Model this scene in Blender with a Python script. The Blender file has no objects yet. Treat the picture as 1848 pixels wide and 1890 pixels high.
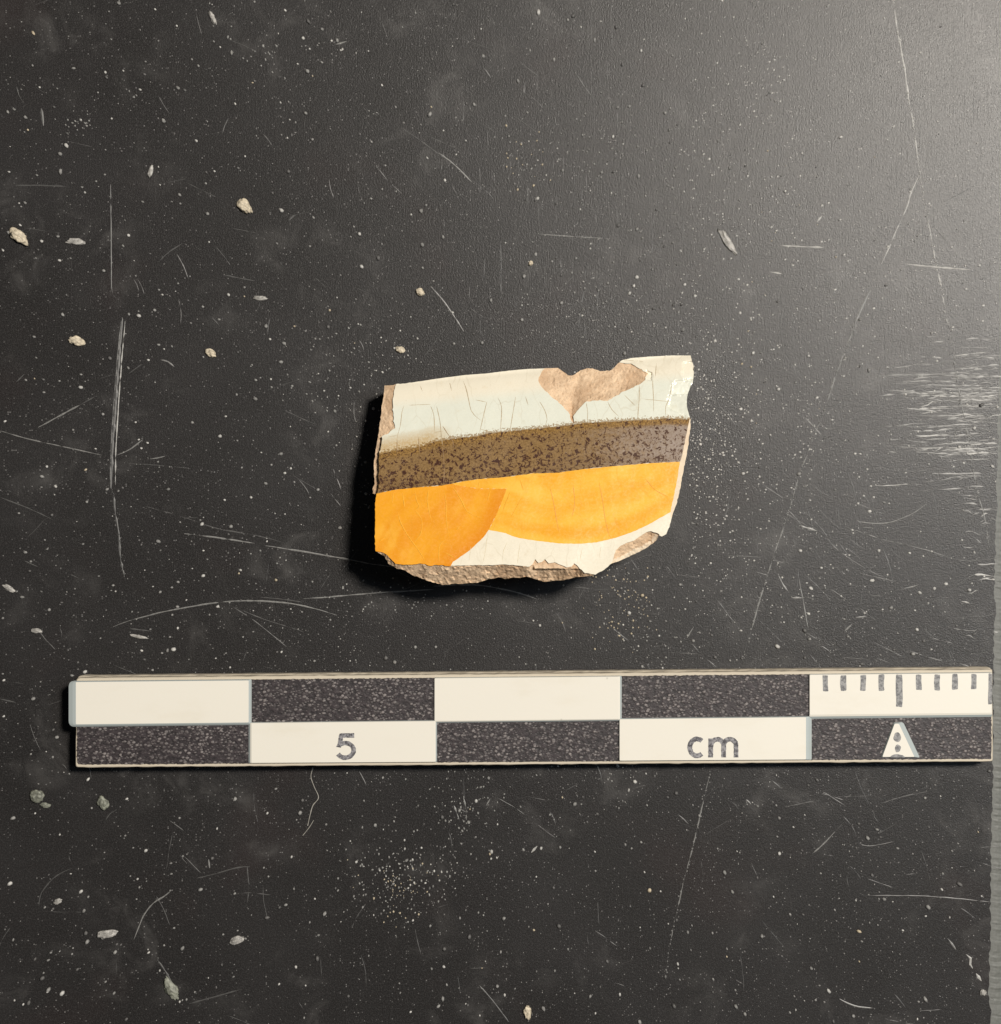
import bpy, math, random
from mathutils import Vector, noise
from mathutils.geometry import delaunay_2d_cdt

# ------------------------------------------------------------ camera, light, exposure
SC = bpy.context.scene
COL = SC.collection
CAM_H = 0.12            # camera 12 cm above the board
FPX = 3990.0            # focal length in photo pixels (photo is 1848 px wide)
cam_d = bpy.data.cameras.new("camera")
cam_d.sensor_fit = 'HORIZONTAL'
cam_d.sensor_width = 36.0
cam_d.lens = 36.0 * FPX / 1848.0
cam_d.clip_start = 0.005
cam_d.clip_end = 10.0
cam = bpy.data.objects.new("camera", cam_d)
cam.location = (0, 0, CAM_H)
COL.objects.link(cam)
SC.camera = cam

world = bpy.data.worlds.new("World")
SC.world = world
world.use_nodes = True
bg = world.node_tree.nodes["Background"]
bg.inputs[0].default_value = (0.80, 0.88, 1.0, 1)
bg.inputs[1].default_value = 0.035

def area(name, loc, aim, size, power, color, shape='DISK', size_y=None):
    d = bpy.data.lights.new(name, 'AREA')
    d.shape = shape
    d.size = size
    if size_y: d.size_y = size_y
    d.energy = power
    d.color = color
    o = bpy.data.objects.new(name, d)
    o.location = loc
    o.rotation_euler = (Vector(aim) - Vector(loc)).to_track_quat('-Z', 'Y').to_euler()
    COL.objects.link(o)
    return o
area("desk_lamp_light", (0.163, 0.108, 0.43), (0, 0, 0), 0.058, 2.55, (1.0, 0.93, 0.835))
area("window_light", (0.175, 0.035, 0.30), (0, 0, 0), 0.07, 0.17, (0.66, 0.83, 1.0), 'RECTANGLE', 0.09)

SC.view_settings.view_transform = 'Standard'
SC.view_settings.look = 'None'
SC.view_settings.gamma = 1.0
SC.view_settings.exposure = 0.0

# ------------------------------------------------------------ helpers
MM = 0.001
def W(px, py, z=0.0):
    """where the photo's pixel lies at height z above the board (metres)"""
    k = (CAM_H - z) / FPX
    return Vector(((px - 924.0) * k, (945.0 - py) * k, z))

def mesh_obj(name, verts, faces, mats, parent=None, smooth=False, mat_idx=None):
    me = bpy.data.meshes.new(name)
    me.from_pydata([tuple(v) for v in verts], [], faces)
    if not isinstance(mats, (list, tuple)): mats = [mats]
    for m in mats: me.materials.append(m)
    if mat_idx: me.polygons.foreach_set("material_index", mat_idx)
    if smooth: me.polygons.foreach_set("use_smooth", [True] * len(me.polygons))
    me.update()
    o = bpy.data.objects.new(name, me)
    COL.objects.link(o)
    if parent is not None: o.parent = parent
    return o

def empty(name, label, cat, group=None):
    o = bpy.data.objects.new(name, None)
    o.empty_display_size = 0.002
    COL.objects.link(o)
    tag(o, label, cat, group)
    return o

def tag(o, label=None, cat=None, group=None, kind=None):
    if label: o["label"] = label
    if cat: o["category"] = cat
    if group: o["group"] = group
    if kind: o["kind"] = kind
    return o

def s2l(r, g, b):
    f = lambda c: (c / 255.0) / 12.92 if c <= 10 else (((c / 255.0) + 0.055) / 1.055) ** 2.4
    return (f(r), f(g), f(b), 1.0)

class NT:
    """small node-tree writer"""
    def __init__(s, name):
        s.m = bpy.data.materials.new(name); s.m.use_nodes = True
        s.t = s.m.node_tree; s.b = s.t.nodes["Principled BSDF"]
        s.tc = None
    def n(s, typ, **kw):
        nd = s.t.nodes.new(typ)
        for k, v in kw.items(): setattr(nd, k, v)
        return nd
    def link(s, a, b): s.t.links.new(a, b)
    def put(s, sock, v):
        if hasattr(v, "is_output") or isinstance(v, bpy.types.NodeSocket): s.link(v, sock)
        else: sock.default_value = v
    def obj(s):
        if not s.tc: s.tc = s.n("ShaderNodeTexCoord")
        return s.tc.outputs["Object"]
    def attr(s, name, out="Fac"):
        a = s.n("ShaderNodeAttribute", attribute_name=name); return a.outputs[out]
    def mapping(s, vec, scale=(1, 1, 1), rot=(0, 0, 0), loc=(0, 0, 0)):
        a = s.n("ShaderNodeMapping"); s.link(vec, a.inputs[0])
        a.inputs["Scale"].default_value = scale; a.inputs["Rotation"].default_value = rot; a.inputs["Location"].default_value = loc
        return a.outputs[0]
    def noise(s, vec, scale, detail=3, rough=0.5, dist=0.0):
        a = s.n("ShaderNodeTexNoise"); s.link(vec, a.inputs["Vector"])
        a.inputs["Scale"].default_value = scale; a.inputs["Detail"].default_value = detail
        a.inputs["Roughness"].default_value = rough; a.inputs["Distortion"].default_value = dist
        return a.outputs["Fac"]
    def voro(s, vec, scale, feature='F1', out="Distance", rnd=1.0):
        a = s.n("ShaderNodeTexVoronoi", feature=feature); s.link(vec, a.inputs["Vector"])
        a.inputs["Scale"].default_value = scale; a.inputs["Randomness"].default_value = rnd
        return a.outputs[out]
    def ramp(s, fac, stops):
        a = s.n("ShaderNodeValToRGB"); s.link(fac, a.inputs[0]); e = a.color_ramp.elements
        while len(e) < len(stops): e.new(0.5)
        for el, (p, c) in zip(e, stops):
            el.position = p; el.color = c if len(c) == 4 else (*c, 1)
        return a.outputs[0]
    def step(s, fac, lo, hi, a=0.0, b=1.0):
        r = s.n("ShaderNodeMapRange", interpolation_type='SMOOTHSTEP'); s.put(r.inputs[0], fac)
        for i, v in zip((1, 2, 3, 4), (lo, hi, a, b)): r.inputs[i].default_value = v
        return r.outputs[0]
    def math(s, op, a, b=0.0, c=0.0):
        r = s.n("ShaderNodeMath", operation=op); s.put(r.inputs[0], a); s.put(r.inputs[1], b); s.put(r.inputs[2], c)
        return r.outputs[0]
    def mix(s, fac, a, b, mode='MIX'):
        r = s.n("ShaderNodeMix", data_type='RGBA', blend_type=mode)
        s.put(r.inputs[0], fac); s.put(r.inputs[6], a); s.put(r.inputs[7], b)
        return r.outputs[2]
    def bump(s, h, dist, strength=1.0, prev=None):
        r = s.n("ShaderNodeBump"); s.link(h, r.inputs["Height"])
        r.inputs["Distance"].default_value = dist; r.inputs["Strength"].default_value = strength
        if prev: s.link(prev, r.inputs["Normal"])
        return r.outputs[0]
    def done(s, color=None, rough=None, normal=None, spec=None, **kw):
        if color is not None: s.put(s.b.inputs["Base Color"], color)
        if rough is not None: s.put(s.b.inputs["Roughness"], rough)
        if normal is not None: s.link(normal, s.b.inputs["Normal"])
        if spec is not None: s.b.inputs["Specular IOR Level"].default_value = spec
        for k, v in kw.items(): s.put(s.b.inputs[k.replace("_", " ")], v)
        return s.m

# ------------------------------------------------------------ materials
def mat_board():
    t = NT("black_plastic_board"); o = t.obj()
    big = t.noise(o, 90, 4, 0.6)
    mid = t.noise(o, 420, 5, 0.65, 0.6)
    col = t.mix(t.step(big, 0.35, 0.7), (0.0140, 0.0128, 0.0124, 1), (0.0200, 0.0186, 0.0184, 1))
    red = t.step(t.noise(t.mapping(o, loc=(3, 1, 0)), 130, 3, 0.5), 0.56, 0.75)
    col = t.mix(t.math('MULTIPLY', red, 0.35), col, (0.026, 0.016, 0.015, 1))
    smudge = t.step(mid, 0.46, 0.78)
    patch = t.step(t.noise(t.mapping(o, loc=(7, 2, 0)), 170, 2, 0.5), 0.44, 0.66)
    sm = t.math('MULTIPLY', smudge, patch)
    col = t.mix(t.math('MULTIPLY', sm, 0.55), col, (0.11, 0.105, 0.10, 1))
    # very fine pale grain too small to pick apart
    v = t.voro(o, 9000); vc = t.n("ShaderNodeSeparateColor")
    vt = t.n("ShaderNodeTexVoronoi"); t.link(o, vt.inputs["Vector"]); vt.inputs["Scale"].default_value = 9000
    t.link(vt.outputs["Color"], vc.inputs[0])
    dens = t.step(t.noise(t.mapping(o, loc=(1, 5, 0)), 140, 3, 0.6), 0.35, 0.7, 0.955, 0.86)
    pick = t.math('GREATER_THAN', vc.outputs[0], dens)
    dot = t.math('MULTIPLY', pick, t.step(v, 0.18, 0.42, 1.0, 0.0))
    col = t.mix(t.math('MULTIPLY', dot, t.math('MULTIPLY', vc.outputs[1], 0.75)), col, (0.30, 0.29, 0.28, 1))
    fine = t.noise(o, 15000, 2, 0.6)
    col = t.mix(t.step(t.noise(t.mapping(o, loc=(0, 4, 0)), 8500, 3, 0.7), 0.52, 0.75, 0.0, 0.45), col, (0.075, 0.071, 0.070, 1))
    col = t.mix(t.step(fine, 0.40, 0.8, 0.0, 0.5), col, (0.062, 0.059, 0.058, 1))
    streak = t.noise(t.mapping(o, scale=(1, 0.10, 1)), 14000, 3, 0.6)
    rough = t.math('ADD', t.step(fine, 0.3, 0.7, 0.295, 0.325), t.math('MULTIPLY', t.step(big, 0.3, 0.7), 0.012))
    grain_ = t.noise(t.mapping(o, scale=(1, 0.6, 1)), 10500, 3, 0.75)
    n0 = t.bump(grain_, 0.0000085, 1.0)
    n1 = t.bump(fine, 0.0000085, 1.0, n0)
    n2 = t.bump(streak, 0.0000040, 0.8, n1)
    return t.done(col, rough, n2, 0.30)

def mat_plain(name, rgb, rough=0.5, var=0.15, scale=3000, bumpd=0.0, spec=0.5, **kw):
    t = NT(name); o = t.obj()
    n = t.noise(o, scale, 4, 0.6)
    c2 = tuple(min(1, c * (1 + var)) for c in rgb) + (1,); c1 = tuple(c * (1 - var) for c in rgb) + (1,)
    col = t.mix(t.step(n, 0.3, 0.7), c1, c2)
    nb = t.bump(n, bumpd) if bumpd else None
    return t.done(col, rough, nb, spec, **kw)

M_BOARD = mat_board()
M_EDGE = mat_plain("scuffed_board_edge", (0.135, 0.137, 0.125), 0.55, 0.12, 6000, 0.000006)
M_TABLE = mat_plain("grey_green_tabletop", (0.15, 0.155, 0.135), 0.6, 0.10, 500)
M_SCR = [mat_plain("scratch_faint", (0.075, 0.073, 0.070), 0.40, 0.2, 9000),
         mat_plain("scratch_clear", (0.19, 0.186, 0.176), 0.40, 0.25, 9000),
         mat_plain("scratch_bright", (0.38, 0.37, 0.345), 0.40, 0.2, 9000)]
M_DUST = [mat_plain("dust_grey", (0.25, 0.243, 0.23), 0.7, 0.3, 5000),
          mat_plain("dust_pale", (0.50, 0.485, 0.455), 0.6, 0.2, 5000),
          mat_plain("dust_dim", (0.12, 0.115, 0.11), 0.6, 0.2, 5000),
          mat_plain("dust_warm", (0.50, 0.42, 0.30), 0.7, 0.2, 5000)]
M_CRUMB = mat_plain("beige_crumb", (0.60, 0.52, 0.39), 0.6, 0.30, 6000, 0.00005)
M_FLECK = mat_plain("grey_white_fleck", (0.34, 0.325, 0.30), 0.45, 0.4, 5000, 0.00004)
M_GREENISH = mat_plain("greenish_crumb", (0.20, 0.205, 0.165), 0.5, 0.5, 5000, 0.00005)
M_LINT = mat_plain("lint", (0.36, 0.34, 0.30), 0.6, 0.1, 3000)

# ------------------------------------------------------------ setting: tabletop and black board
tb = mesh_obj("tabletop", [(-0.3, -0.3, -0.003), (0.3, -0.3, -0.003), (0.3, 0.3, -0.003), (-0.3, 0.3, -0.003)], [(0, 1, 2, 3)], M_TABLE)
tag(tb, kind="structure")

random.seed(4)
def edge_x(py):  # photo x of the board's right edge
    if py < 1000: return 1862 - py * 0.024
    return 1838 - (py - 1000) * 0.0135
edge_px = []
y = -300.0
while y < 2250:
    w = noise.noise(Vector((y * 0.02, 3.1, 0))) * 4 + noise.noise(Vector((y * 0.11, 7.7, 0))) * 3.5
    edge_px.append((edge_x(y) + w, y)); y += 4
top = [W(-1500, -300)] + [W(a, b) for a, b in edge_px] + [W(-1500, 2250)]
nt = len(top)
verts = list(top) + [Vector((v.x, v.y, -0.003)) for v in top]
faces = [tuple(range(nt))[::-1]]
for i in range(nt):
    if 0 < i < nt - 2: continue       # the right side belongs to the worn edge strip
    j = (i + 1) % nt
    faces.append((i, j, nt + j, nt + i))
board = mesh_obj("board", verts, faces, M_BOARD)
tag(board, kind="structure")
ev, ef = [], []
prof = [(0, 0.0), (12, -0.00003), (26, -0.00012), (46, -0.0006), (50, -0.0029)]
for i, (a, b) in enumerate(edge_px):
    for k, (dx, dz) in enumerate(prof):
        jit = 0 if k == 0 else noise.noise(Vector((b * 0.06, k * 5.0, 1))) * 3
        z = dz + (0 if k in (0, 4) else noise.noise(Vector((b * 0.15, k * 9.0, 4))) * 0.00003)
        p = W(a + dx + jit, b, 0); p.z = z
        ev.append(p)
m = len(prof)
for i in range(len(edge_px) - 1):
    for k in range(m - 1):
        ef.append((i * m + k, (i + 1) * m + k, (i + 1) * m + k + 1, i * m + k + 1))
mesh_obj("board_edge", ev, ef, M_EDGE, board)

# ------------------------------------------------------------ scratches in the board
def catmull(pts, step=6.0):
    if len(pts) < 3:
        (x0, y0), (x1, y1) = pts
        n = max(2, int(math.hypot(x1 - x0, y1 - y0) / step))
        return [(x0 + (x1 - x0) * i / n, y0 + (y1 - y0) * i / n) for i in range(n + 1)]
    P = [pts[0]] + list(pts) + [pts[-1]]
    out = []
    for i in range(1, len(P) - 2):
        p0, p1, p2, p3 = P[i - 1], P[i], P[i + 1], P[i + 2]
        n = max(1, int(math.hypot(p2[0] - p1[0], p2[1] - p1[1]) / step))
        for k in range(n):
            t = k / n
            out.append(tuple(0.5 * ((2 * p1[a]) + (-p0[a] + p2[a]) * t + (2 * p0[a] - 5 * p1[a] + 4 * p2[a] - p3[a]) * t * t
                       + (-p0[a] + 3 * p1[a] - 3 * p2[a] + p3[a]) * t ** 3) for a in (0, 1)))
    out.append(tuple(pts[-1]))
    return out

def ridge(V, F, pts, width, z0=0.0, hfac=0.35, rough=0.35, gaps=0.0, seed=0, zfun=None, skew=0.0):
    """a low three-sided ridge along pts (photo pixels), appended to V, F"""
    P = catmull(pts)
    n = len(P); base = len(V)
    prev_ok = False
    for i, (x, y) in enumerate(P):
        a = P[max(0, i - 1)]; b = P[min(n - 1, i + 1)]
        dx, dy = b[0] - a[0], b[1] - a[1]; L = math.hypot(dx, dy) or 1
        nx, ny = -dy / L, dx / L
        t = i / (n - 1)
        w = width * 0.5 * (0.25 + 0.75 * min(1, 6 * t, 6 * (1 - t)))
        w *= 1 + rough * noise.noise(Vector((x * 0.09, y * 0.09, seed))) * 2
        if gaps and noise.noise(Vector((x * 0.055, y * 0.055, seed + 9))) > 0.45 - gaps: w *= 0.15
        w = max(w, 0.12)
        wob = rough * 1.2 * noise.noise(Vector((x * 0.04, y * 0.04, seed + 20)))
        cx, cy = x + nx * wob, y + ny * wob
        h = w * hfac * 3.0e-5
        zz = z0 if zfun is None else zfun(cx, cy)
        lo = zz - 2e-6
        V += [W(cx + nx * w, cy + ny * w, lo), W(cx + nx * w * skew, cy + ny * w * skew, zz + h), W(cx - nx * w, cy - ny * w, lo)]
        if i:
            q = base + 3 * i
            F += [(q - 3, q - 2, q + 1, q), (q - 2, q - 1, q + 2, q + 1)]

ICO_V, ICO_F = [], []
def _ico():
    f = (1 + 5 ** 0.5) / 2
    vs = [(-1, f, 0), (1, f, 0), (-1, -f, 0), (1, -f, 0), (0, -1, f), (0, 1, f), (0, -1, -f), (0, 1, -f), (f, 0, -1), (f, 0, 1), (-f, 0, -1), (-f, 0, 1)]
    for v in vs: ICO_V.append(Vector(v).normalized())
    ICO_F.extend([(0, 11, 5), (0, 5, 1), (0, 1, 7), (0, 7, 10), (0, 10, 11), (1, 5, 9), (5, 11, 4), (11, 10, 2), (10, 7, 6), (7, 1, 8),
                  (3, 9, 4), (3, 4, 2), (3, 2, 6), (3, 6, 8), (3, 8, 9), (4, 9, 5), (2, 4, 11), (6, 2, 10), (8, 6, 7), (9, 8, 1)])
_ico()
def grain(V, F, px, py, r, stretch=1.0, ang=0.0, z=0.0, flat=0.6):
    """an irregular little grain, radius r in photo pixels, sitting at height z"""
    base = len(V); k = (CAM_H - z) / FPX
    c = W(px, py, z); ca, sa = math.cos(ang), math.sin(ang)
    s1 = random.random() * 50
    for v in ICO_V:
        j = 1 + 0.55 * noise.noise(v * 1.3 + Vector((s1, 0, 0)))
        x, y, h = v.x * r * j * stretch, v.y * r * j, v.z * r * j * flat
        V.append(Vector((c.x + (x * ca - y * sa) * k, c.y + (x * sa + y * ca) * k, z + max(-0.1 * r * k, (h + r * flat * 0.6) * k))))
    F += [tuple(base + i for i in f) for f in ICO_F]

SCR = [  # (points, width, brightness 0..2, gaps)
 ([(204,340),(205,430),(206,530),(214,550)], 2.2, 0, 0.2),
 ([(226,588),(221,640),(216,700),(211,770),(207,830),(205,902)], 6.5, 0, 0.0),
 ([(224,592),(219,650),(214,710),(209,780),(205,840),(204,900)], 2.6, 1, 0.0),
 ([(231,592),(225,660),(219,740),(214,830),(213,895)], 2.2, 2, 0.1),
 ([(222,600),(213,700),(206,800),(203,880)], 1.6, 0, 0.0),
 ([(210,905),(212,940),(219,985),(222,1030),(232,1072)], 5.0, 0, 0.5),
 ([(0,795),(60,812),(120,825),(188,840)], 1.8, 1, 0.1),
 ([(70,789),(105,770),(148,747)], 3.2, 1, 0.0), ([(148,747),(180,729)], 2, 0, 0.1),
 ([(216,840),(240,829),(264,811)], 2.2, 1, 0.0), ([(277,847),(290,845),(305,842)], 2.4, 1, 0.0),
 ([(0,918),(45,935),(95,958)], 2.2, 0, 0.0),
 ([(230,855),(330,862),(400,872)], 1.2, 0, 0.3),
 ([(340,985),(400,992),(470,1003)], 2.8, 1, 0.2), ([(490,1007),(560,1018),(640,1032),(700,1043),(770,1050)], 2.8, 1, 0.0),
 ([(270,935),(340,955),(400,975),(470,988),(520,1000)], 1.8, 0, 0.3),
 ([(208,1157),(235,1147),(290,1132),(350,1120),(410,1111),(470,1109),(530,1113),(580,1123),(622,1136)], 2.6, 1, 0.05),
 ([(480,1102),(530,1107),(560,1112)], 1.8, 0, 0.0),
 ([(560,1105),(620,1101),(700,1094),(800,1088)], 2.4, 1, 0.0),
 ([(800,1082),(870,1079),(920,1086),(960,1095),(992,1106)], 3.0, 1, 0.0),
 ([(430,1120),(475,1150),(530,1195)], 1.8, 0, 0.1), ([(430,1118),(480,1140),(560,1166)], 1.6, 0, 0.15),
 ([(739,234),(770,255),(800,277),(820,290)], 1.6, 0, 0.0), ([(810,282),(840,305),(872,337)], 2.4, 1, 0.0),
 ([(795,528),(822,560),(857,612)], 2.4, 1, 0.0), ([(822,606),(795,642),(782,660)], 1.8, 0, 0.0),
 ([(697,310),(718,335),(742,358)], 2.2, 0, 0.3), ([(995,432),(1050,436),(1122,440)], 2.0, 1, 0.25),
 ([(893,125),(906,144)], 3, 0, 0.0),
 ([(1440,453),(1480,455),(1522,457)], 2.6, 2, 0.1), ([(1672,487),(1720,492),(1792,498)], 2.6, 2, 0.0),
 ([(1422,502),(1443,505)], 4.0, 2, 0.0), ([(1508,410),(1518,398)], 4.0, 2, 0.0),
 ([(924,450),(925,500),(924,545)], 1.4, 0, 0.1), ([(1083,486),(1076,545),(1066,615)], 1.3, 0, 0.25),
 ([(968,150),(967,175)], 2, 0, 0), ([(1208,380),(1206,400),(1203,470)], 1.2, 0, 0.2),
 ([(1411,40),(1404,80),(1398,110)], 1.8, 0, 0.2),
 ([(1649,0),(1656,50),(1664,94),(1672,140),(1678,188),(1686,225),(1692,275),(1698,318)], 2.6, 2, 0.3),
 ([(1698,318),(1706,370),(1716,420),(1723,460),(1731,497),(1741,550),(1751,601)], 2.4, 2, 0.5),
 ([(1751,601),(1760,660),(1774,738),(1786,800),(1798,875),(1808,920),(1819,961),(1826,1013)], 2.4, 1, 0.5),
 ([(1698,322),(1682,355),(1674,382),(1655,425),(1640,460),(1626,490)], 2.2, 2, 0.2),
 ([(1607,535),(1592,565),(1578,598)], 4.5, 1, 0.1), ([(1578,598),(1568,627),(1552,668),(1540,700),(1528,740),(1520,765),(1502,806)], 2.6, 1, 0.5),
 ([(1502,806),(1490,840),(1478,868),(1466,910),(1454,951),(1441,990),(1430,1020),(1413,1075)], 2.8, 1, 0.5),
 ([(1413,1075),(1402,1110),(1392,1147),(1380,1185),(1372,1215)], 2.6, 1, 0.5),
 ([(1312,1425),(1303,1460),(1292,1507),(1280,1560),(1265,1615),(1256,1655),(1245,1702),(1236,1750),(1230,1795)], 2.2, 1, 0.5),
 ([(1585,963),(1615,966),(1643,964),(1678,951),(1697,940),(1712,928)], 2.0, 1, 0.05),
 ([(1557,971),(1626,995),(1670,1005),(1712,1016),(1781,1035),(1846,1029)], 1.8, 0, 0.15),
 ([(1485,944),(1516,975),(1540,1009),(1575,1035),(1606,1054),(1643,1071)], 1.8, 0, 0.15),
 ([(1475,1068),(1483,1110),(1492,1160)], 2.0, 1, 0.0), ([(1530,1085),(1560,1105),(1588,1128)], 1.8, 0, 0.1),
 ([(1485,770),(1500,785),(1517,804)], 2.0, 1, 0.0), ([(1517,806),(1545,812),(1580,810)], 1.6, 0, 0.3),
 ([(1657,825),(1695,826),(1733,826)], 2.0, 1, 0.0), ([(1640,834),(1655,835)], 3, 1, 0),
 ([(1768,888),(1788,875)], 1.8, 1, 0.0), ([(1268,1178),(1281,1156)], 2.0, 1, 0.0),
 ([(1437,1061),(1446,1080),(1458,1095)], 2.2, 1, 0.1), ([(1462,1103),(1500,1104)], 3.2, 1, 0.25),
 ([(1475,970),(1508,980)], 4, 1, 0.2), ([(1662,1088),(1695,1080)], 3, 1, 0.2),
 ([(1559,1165),(1573,1152)], 2.6, 1, 0), ([(1580,1140),(1601,1137)], 2.4, 1, 0),
 ([(1675,1200),(1720,1215),(1765,1226)], 2, 0, 0.3),
 ([(1502,1574),(1520,1558),(1542,1535)], 2.6, 1, 0.0), ([(1542,1535),(1556,1519)], 1.6, 0, 0),
 ([(1550,1844),(1565,1852),(1584,1858),(1616,1861)], 3.0, 1, 0.1),
 ([(1627,1483),(1665,1471),(1712,1461)], 1.8, 0, 0.1), ([(1613,1495),(1614,1508),(1622,1518)], 2.2, 0, 0),
 ([(1585,1556),(1605,1562),(1651,1553)], 2.0, 0, 0.1), ([(1563,1616),(1564,1627),(1567,1637)], 2.2, 0, 0),
 ([(1749,1732),(1757,1742),(1765,1753)], 2.6, 1, 0.0),
 ([(1784,1762),(1792,1769),(1791,1780),(1796,1788)], 4.5, 2, 0.0), ([(1802,1797),(1812,1811)], 5, 2, 0.1),
 ([(1597,1653),(1700,1654),(1780,1660),(1846,1667)], 1.8, 0, 0.1), ([(1251,1503),(1262,1512),(1272,1522)], 1.8, 0, 0),
 ([(885,1819),(910,1848),(939,1886)], 2.4, 0, 0.0), ([(981,1574),(992,1562)], 4, 2, 0.0),
 ([(898,1487),(905,1474)], 4, 1, 0.0), ([(838,1487),(843,1500),(848,1514)], 2.6, 1, 0.15),
 ([(855,1470),(860,1490),(861,1514)], 2.6, 1, 0.25), ([(663,1423),(670,1437),(677,1450)], 1.8, 0, 0),
 ([(1378,1476),(1386,1484)], 4, 1, 0), ([(1040,1463),(1055,1453),(1068,1447)], 2, 0, 0.1),
 ([(364,1621),(400,1612),(440,1601),(462,1600)], 2.4, 0, 0.0),
 ([(247,1735),(256,1712),(265,1690),(282,1668),(302,1655),(318,1642)], 2.4, 1, 0.15),
 ([(349,1853),(378,1845),(403,1838),(446,1826)], 2.6, 0, 0.0),
 ([(72,1672),(74,1655),(82,1640),(104,1617),(134,1602)], 2.0, 0, 0.0), ([(312,1514),(326,1524),(340,1534)], 1.8, 0, 0),
 ([(436,1651),(460,1648),(500,1652)], 1.6, 0, 0.2), ([(385,1586),(387,1602)], 5, 1, 0.1),
 ([(195,1514),(203,1502),(215,1495)], 2.2, 0, 0), ([(289,1770),(305,1792),(322,1823)], 3.5, 0, 0.3),
 ([(456,1600),(459,1640),(455,1676)], 2.2, 0, 0.35),
 ([(25,342),(70,342),(122,344)], 2.4, 0, 0.15), ([(295,481),(312,465),(335,450)], 2.4, 0, 0.1),
 ([(326,468),(338,490),(347,513)], 2.2, 0, 0.15), ([(533,407),(541,398),(556,394),(570,391)], 3.0, 0, 0.1),
 ([(413,507),(440,513),(470,518)], 2.0, 0, 0.1), ([(428,421),(475,430)], 1.4, 0, 0.2),
 ([(398,40),(430,22)], 1.5, 0, 0.1), ([(76,200),(80,232)], 4.5, 0, 0.1), ([(620,82),(640,76)], 3.0, 1, 0.1),
 ([(30,705),(45,690)], 2.6, 0, 0), ([(237,690),(262,672)], 1.8, 0, 0), ([(296,664),(310,667),(322,677)], 2.6, 1, 0),
 ([(240,1160),(280,1165)], 2.5, 0, 0), ([(45,1035),(70,1046)], 2, 0, 0),
 ([(615,865),(630,905)], 1.6, 0, 0.1), ([(610,910),(637,945)], 1.6, 0, 0.1),
 ([(30,1297),(0,1290)], 2.5, 0, 0), ([(1248,1250),(1252,1236)], 2.0, 0, 0),
 ([(845,1800),(850,1835)], 1.2, 0, 0.2), ([(215,1770),(214,1800)], 1, 0, 0.2),
 ([(592,1770),(594,1803)], 1.6, 0, 0.1), ([(1140,205),(1139,240)], 1.2, 0, 0.1),
]
for i, (pts, w, b, g) in enumerate(SCR):
    V, F = [], []
    random.seed(100 + i)
    ridge(V, F, pts, w * (0.95, 1.0, 1.05)[b], 0.000001, 0.16, 0.45, g, i * 3.7)
    if g > 0.22:
        P = catmull(pts, 7)
        for (x, y) in P:
            if random.random() < (0.6 if g < 0.4 else 0.95):
                grain(V, F, x + random.gauss(0, w * 0.6), y + random.gauss(0, w * 0.5), random.uniform(0.9, 1.9), flat=0.5)
    mesh_obj("scratch", V, F, M_SCR[b], board)

# countless fine rub marks: one joined part
random.seed(11)
V, F = [], []
RM = [[[], []], [[], []]]
for i in range(260):
    y = random.choice((random.gauss(705, 14), random.gauss(738, 8), random.gauss(772, 12), random.gauss(828, 8), random.uniform(620, 1000), random.uniform(620, 1260)))
    x1 = edge_x(y) + random.uniform(-40, 10); L = random.uniform(20, 110) * (1.0 if y < 900 else 0.35)
    if random.random() < 0.35: x1 -= random.uniform(15, 110) * (1.0 if y < 900 else 0.2)
    s = random.uniform(-5, 8)
    V, F = RM[random.random() < 0.12]
    ridge(V, F, [(x1 - L, y + s), (x1 - L * 0.6, y + s * 0.6 + random.uniform(-2, 2)), (x1 - L * 0.3, y + random.uniform(-2, 2)), (min(x1, edge_x(y) + 6), y)], random.choice((0.8, 1.0, 1.4, 1.8, 2.6)), 0.000001, 0.08, 0.9, 0.2, i)
for k in (0, 1):
    o = mesh_obj("rub_marks", RM[k][0], RM[k][1], M_SCR[k + 1], board); tag(o, kind="stuff")
V, F = [], []
for i in range(420):
    x, y = random.uniform(0, 1835), random.uniform(0, 1890)
    if random.random() < 0.5: x, y = random.gauss(1500, 260), random.gauss(1050, 300)
    if not (0 < x < 1830): continue
    a = random.gauss(0.6, 0.8); L = random.uniform(10, 70)
    ca, sa = math.cos(a) * L, math.sin(a) * L
    ridge(V, F, [(x, y), (x + ca * .5 + random.uniform(-3, 3), y + sa * .5), (x + ca, y + sa)], random.uniform(0.8, 1.5), 0.000001, 0.12, 0.6, 0.15, i)
for i in range(330):   # vertical brushed marks towards the upper right
    x, y = random.uniform(850, 1840), random.uniform(-10, 650)
    if random.random() > (x - 600) / 1100: continue
    L = random.uniform(15, 60)
    ridge(V, F, [(x, y), (x + random.uniform(-1, 1), y + L)], random.uniform(0.6, 1.0), 0.000001, 0.10, 0.4, 0.1, i)
o = mesh_obj("hairline_scuffs", V, F, M_SCR[0], board); tag(o, kind="stuff")

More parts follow.
